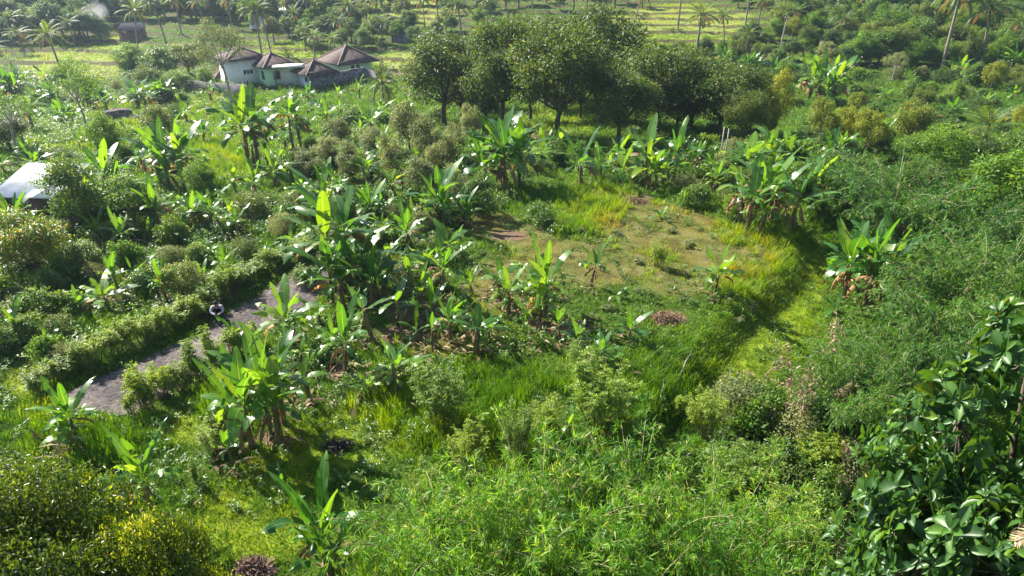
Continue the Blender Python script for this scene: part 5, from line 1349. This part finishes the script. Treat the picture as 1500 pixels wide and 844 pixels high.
put(DEAD, 1172, 628, 466, 'dead straw coloured bamboo bending over at the edge of the green strip', None, 100, var=0, rot=.4)
put(DEAD, 1112, 560, 518, 'small dead drooping bamboo in the green strip', None, 50, var=1)
put(DEAD, 1238, 740, 660, 'dead brown bamboo tangle hanging into the gully', None, 70, var=0)

# the two crowns nearest the camera
def near(kind, px, py, dist, s, label, cz, which=0):
    """crown centre on the line through the pixel at this distance, foot on the ground below"""
    u = (px - 750) / F; v = (422 - py) / F; d = np.array([u, CP + v * SP, v * CP - SP]); d /= np.linalg.norm(d)
    C = np.array([0, 0, CH]) + d * dist; gz = float(height(C[0], C[1])); k = (C[2] - gz) / cz
    e = thing(kind.name, kind.v[which], (C[0], C[1], gz - .1), rnd(0, 6), (s, s, k), label, kind.cat); return e
near(BIGLEAF, 1530, 800, 15.5, .86, 'tree with large glossy dark leaves and a few orange ones filling the lower right corner', 5.6)
near(NEARTREE, 30, 905, 15.0, .88, 'small leaved tree with yellow tips in the lower left corner, left crown', 4.4)
near(NEARTREE, 228, 935, 14.6, .54, 'small leaved tree with yellow tips in the lower left corner, right crown', 4.4, 1)
g = Geo(); frond(g, np.array([0, 0, 0.]), PI, .35, 1.25, 1.0, nl=40, ll=.3, lw=.022, droop=.1)
u = (1500 - 750) / F; v = (422 - 775) / F; d = np.array([u, CP + v * SP, v * CP - SP]); d = d / np.linalg.norm(d) * 10.6
fr = add('dry_palm_frond', g.mesh('dry_palm_frond', 'dead_leaf'), None, (d[0] + 1.25, d[1] + .1, CH + d[2] - .25), (0, 0, 0)); setp(fr, 'pale dry palm frond tip lying on the large leaves at the lower right', 'palm frond')

# dead leaves around the banana stems
n = 26; L0 = np.array(LITTER); x = np.repeat(L0[:, 0], n) + rng.normal(size=len(L0) * n) * np.repeat(L0[:, 2], n); y = np.repeat(L0[:, 1], n) + rng.normal(size=len(L0) * n) * np.repeat(L0[:, 2], n)
P = np.stack([x, y, height(x, y) + rng.uniform(.04, .28, len(x))], 1); D = rvec(len(x)); D[:, 2] *= .3
V, T = leaves(P, D, np.array([0, 0, 1.]) + rvec(len(x)) * .5, rng.uniform(.25, .8, len(x)), rng.uniform(.05, .16, len(x)), T_LANCE)
setp(add('leaf_litter', mk_mesh('leaf_litter', V, T, 'litter')), 'fallen dry leaves around the foot of the banana stems', 'leaf litter', kind='stuff')

# ------------------------------------------------------------------ smoke and haze
P = at(160, 60)
m, N, L = newmat('smoke')
tc = N.new('ShaderNodeTexCoord'); nn = N.new('ShaderNodeTexNoise'); nn.inputs['Scale'].default_value = .35; nn.inputs['Detail'].default_value = 5; L.new(tc.outputs['Object'], nn.inputs[0])
sp = N.new('ShaderNodeVectorMath'); sp.operation = 'LENGTH'
mp = N.new('ShaderNodeMapping'); mp.inputs['Scale'].default_value = (1 / 5.5, 1 / 5.5, 1 / 7.5); L.new(tc.outputs['Object'], mp.inputs[0]); L.new(mp.outputs[0], sp.inputs[0])
mr = N.new('ShaderNodeMapRange'); L.new(sp.outputs['Value'], mr.inputs[0]); mr.inputs[1].default_value = 1.0; mr.inputs[2].default_value = .1; mr.inputs[3].default_value = -.55; mr.inputs[4].default_value = .15
ad = N.new('ShaderNodeMath'); ad.operation = 'ADD'; L.new(nn.outputs[0], ad.inputs[0]); L.new(mr.outputs[0], ad.inputs[1])
m2 = N.new('ShaderNodeMapRange'); L.new(ad.outputs[0], m2.inputs[0]); m2.inputs[1].default_value = .36; m2.inputs[2].default_value = .7; m2.inputs[3].default_value = 0; m2.inputs[4].default_value = .16
pv = N.new('ShaderNodeVolumePrincipled'); pv.inputs['Color'].default_value = (.92, .95, 1, 1); pv.inputs['Anisotropy'].default_value = .4; L.new(m2.outputs[0], pv.inputs['Density'])
o = N.new('ShaderNodeOutputMaterial'); L.new(pv.outputs[0], o.inputs['Volume'])
g = Geo(); g.tube([(0, 0, z) for z in np.linspace(-7.5, 7.5, 9)], [.4, 3, 4.5, 5.2, 5.5, 5.2, 4.5, 3, .4], 16)
sm = add('smoke', g.mesh('smoke', 'smoke', smooth=True), None, (P[0] - 3, P[1] + 2, P[2] + 5), (0, .5, 0)); setp(sm, 'pale smoke rising at the edge of the hazy wood', 'smoke', kind='stuff')

m, N, L = newmat('haze')
pv = N.new('ShaderNodeVolumePrincipled'); pv.inputs['Color'].default_value = (.62, .80, 1, 1); pv.inputs['Density'].default_value = HAZE; pv.inputs['Anisotropy'].default_value = .5
o = N.new('ShaderNodeOutputMaterial'); L.new(pv.outputs[0], o.inputs['Volume'])
zlo = float(GZ.min()) - 1; zhi = float(GZ.max()) + 14; print('haze', zlo, zhi)
g = Geo(); g.box(float(xs.min()) - 5, float(xs.max()) + 5, float(ys.min()) - 5, float(ys.max()) + 5, zlo, zhi)
if HAZE > 0: setp(add('haze', g.mesh('haze', 'haze')), 'thin bluish air over the valley', 'haze', kind='stuff')

# ------------------------------------------------------------------ light, sky, camera
SUN_EL, SUN_AZ = R(40), R(-52)            # azimuth measured from the view direction (+Y), towards the left
w = bpy.data.worlds.new('World'); sc.world = w; w.use_nodes = True
bg = w.node_tree.nodes['Background']; sky = w.node_tree.nodes.new('ShaderNodeTexSky'); sky.sky_type = 'NISHITA'; sky.sun_disc = False
sky.sun_elevation = SUN_EL; sky.sun_rotation = SUN_AZ
w.node_tree.links.new(sky.outputs[0], bg.inputs[0]); bg.inputs[1].default_value = .07
s = bpy.data.lights.new('sun', 'SUN'); s.energy = 5.0; s.angle = R(.5); s.color = (1, .93, .82)
so = bpy.data.objects.new('sun', s); col.objects.link(so)
sd = Vector((math.sin(SUN_AZ) * math.cos(SUN_EL), math.cos(SUN_AZ) * math.cos(SUN_EL), math.sin(SUN_EL)))
so.rotation_euler = sd.to_track_quat('Z', 'Y').to_euler(); so.location = (-30, 40, 60)
cam = bpy.data.cameras.new('camera'); co = bpy.data.objects.new('camera', cam); col.objects.link(co)
co.location = (0, 0, CH); co.rotation_euler = (PI / 2 - PITCH, 0, 0)
cam.sensor_width = 36; cam.lens = 36 * F / 1500; cam.clip_end = 6000; cam.clip_start = .2
sc.camera = co
sc.view_settings.view_transform = 'Standard'; sc.view_settings.look = 'None'; sc.view_settings.gamma = 1; sc.view_settings.exposure = EXPO
sc.cycles.max_bounces = 4; sc.cycles.diffuse_bounces = 2; sc.cycles.transmission_bounces = 4; sc.cycles.volume_bounces = 0; sc.cycles.glossy_bounces = 2
sc.cycles.caustics_reflective = False; sc.cycles.caustics_refractive = False; sc.cycles.use_denoising = True
sc.cycles.sample_clamp_indirect = 6
sc.render.use_persistent_data = False
for lab, gs in LABELS.items():
    if len(gs) > 1 and any(q is None for q in gs): print('DUP LABEL', lab)
print('OBJECTS', len(bpy.data.objects), 'TRIS', sum(len(m.polygons) for m in bpy.data.meshes) // 1000, 'k')
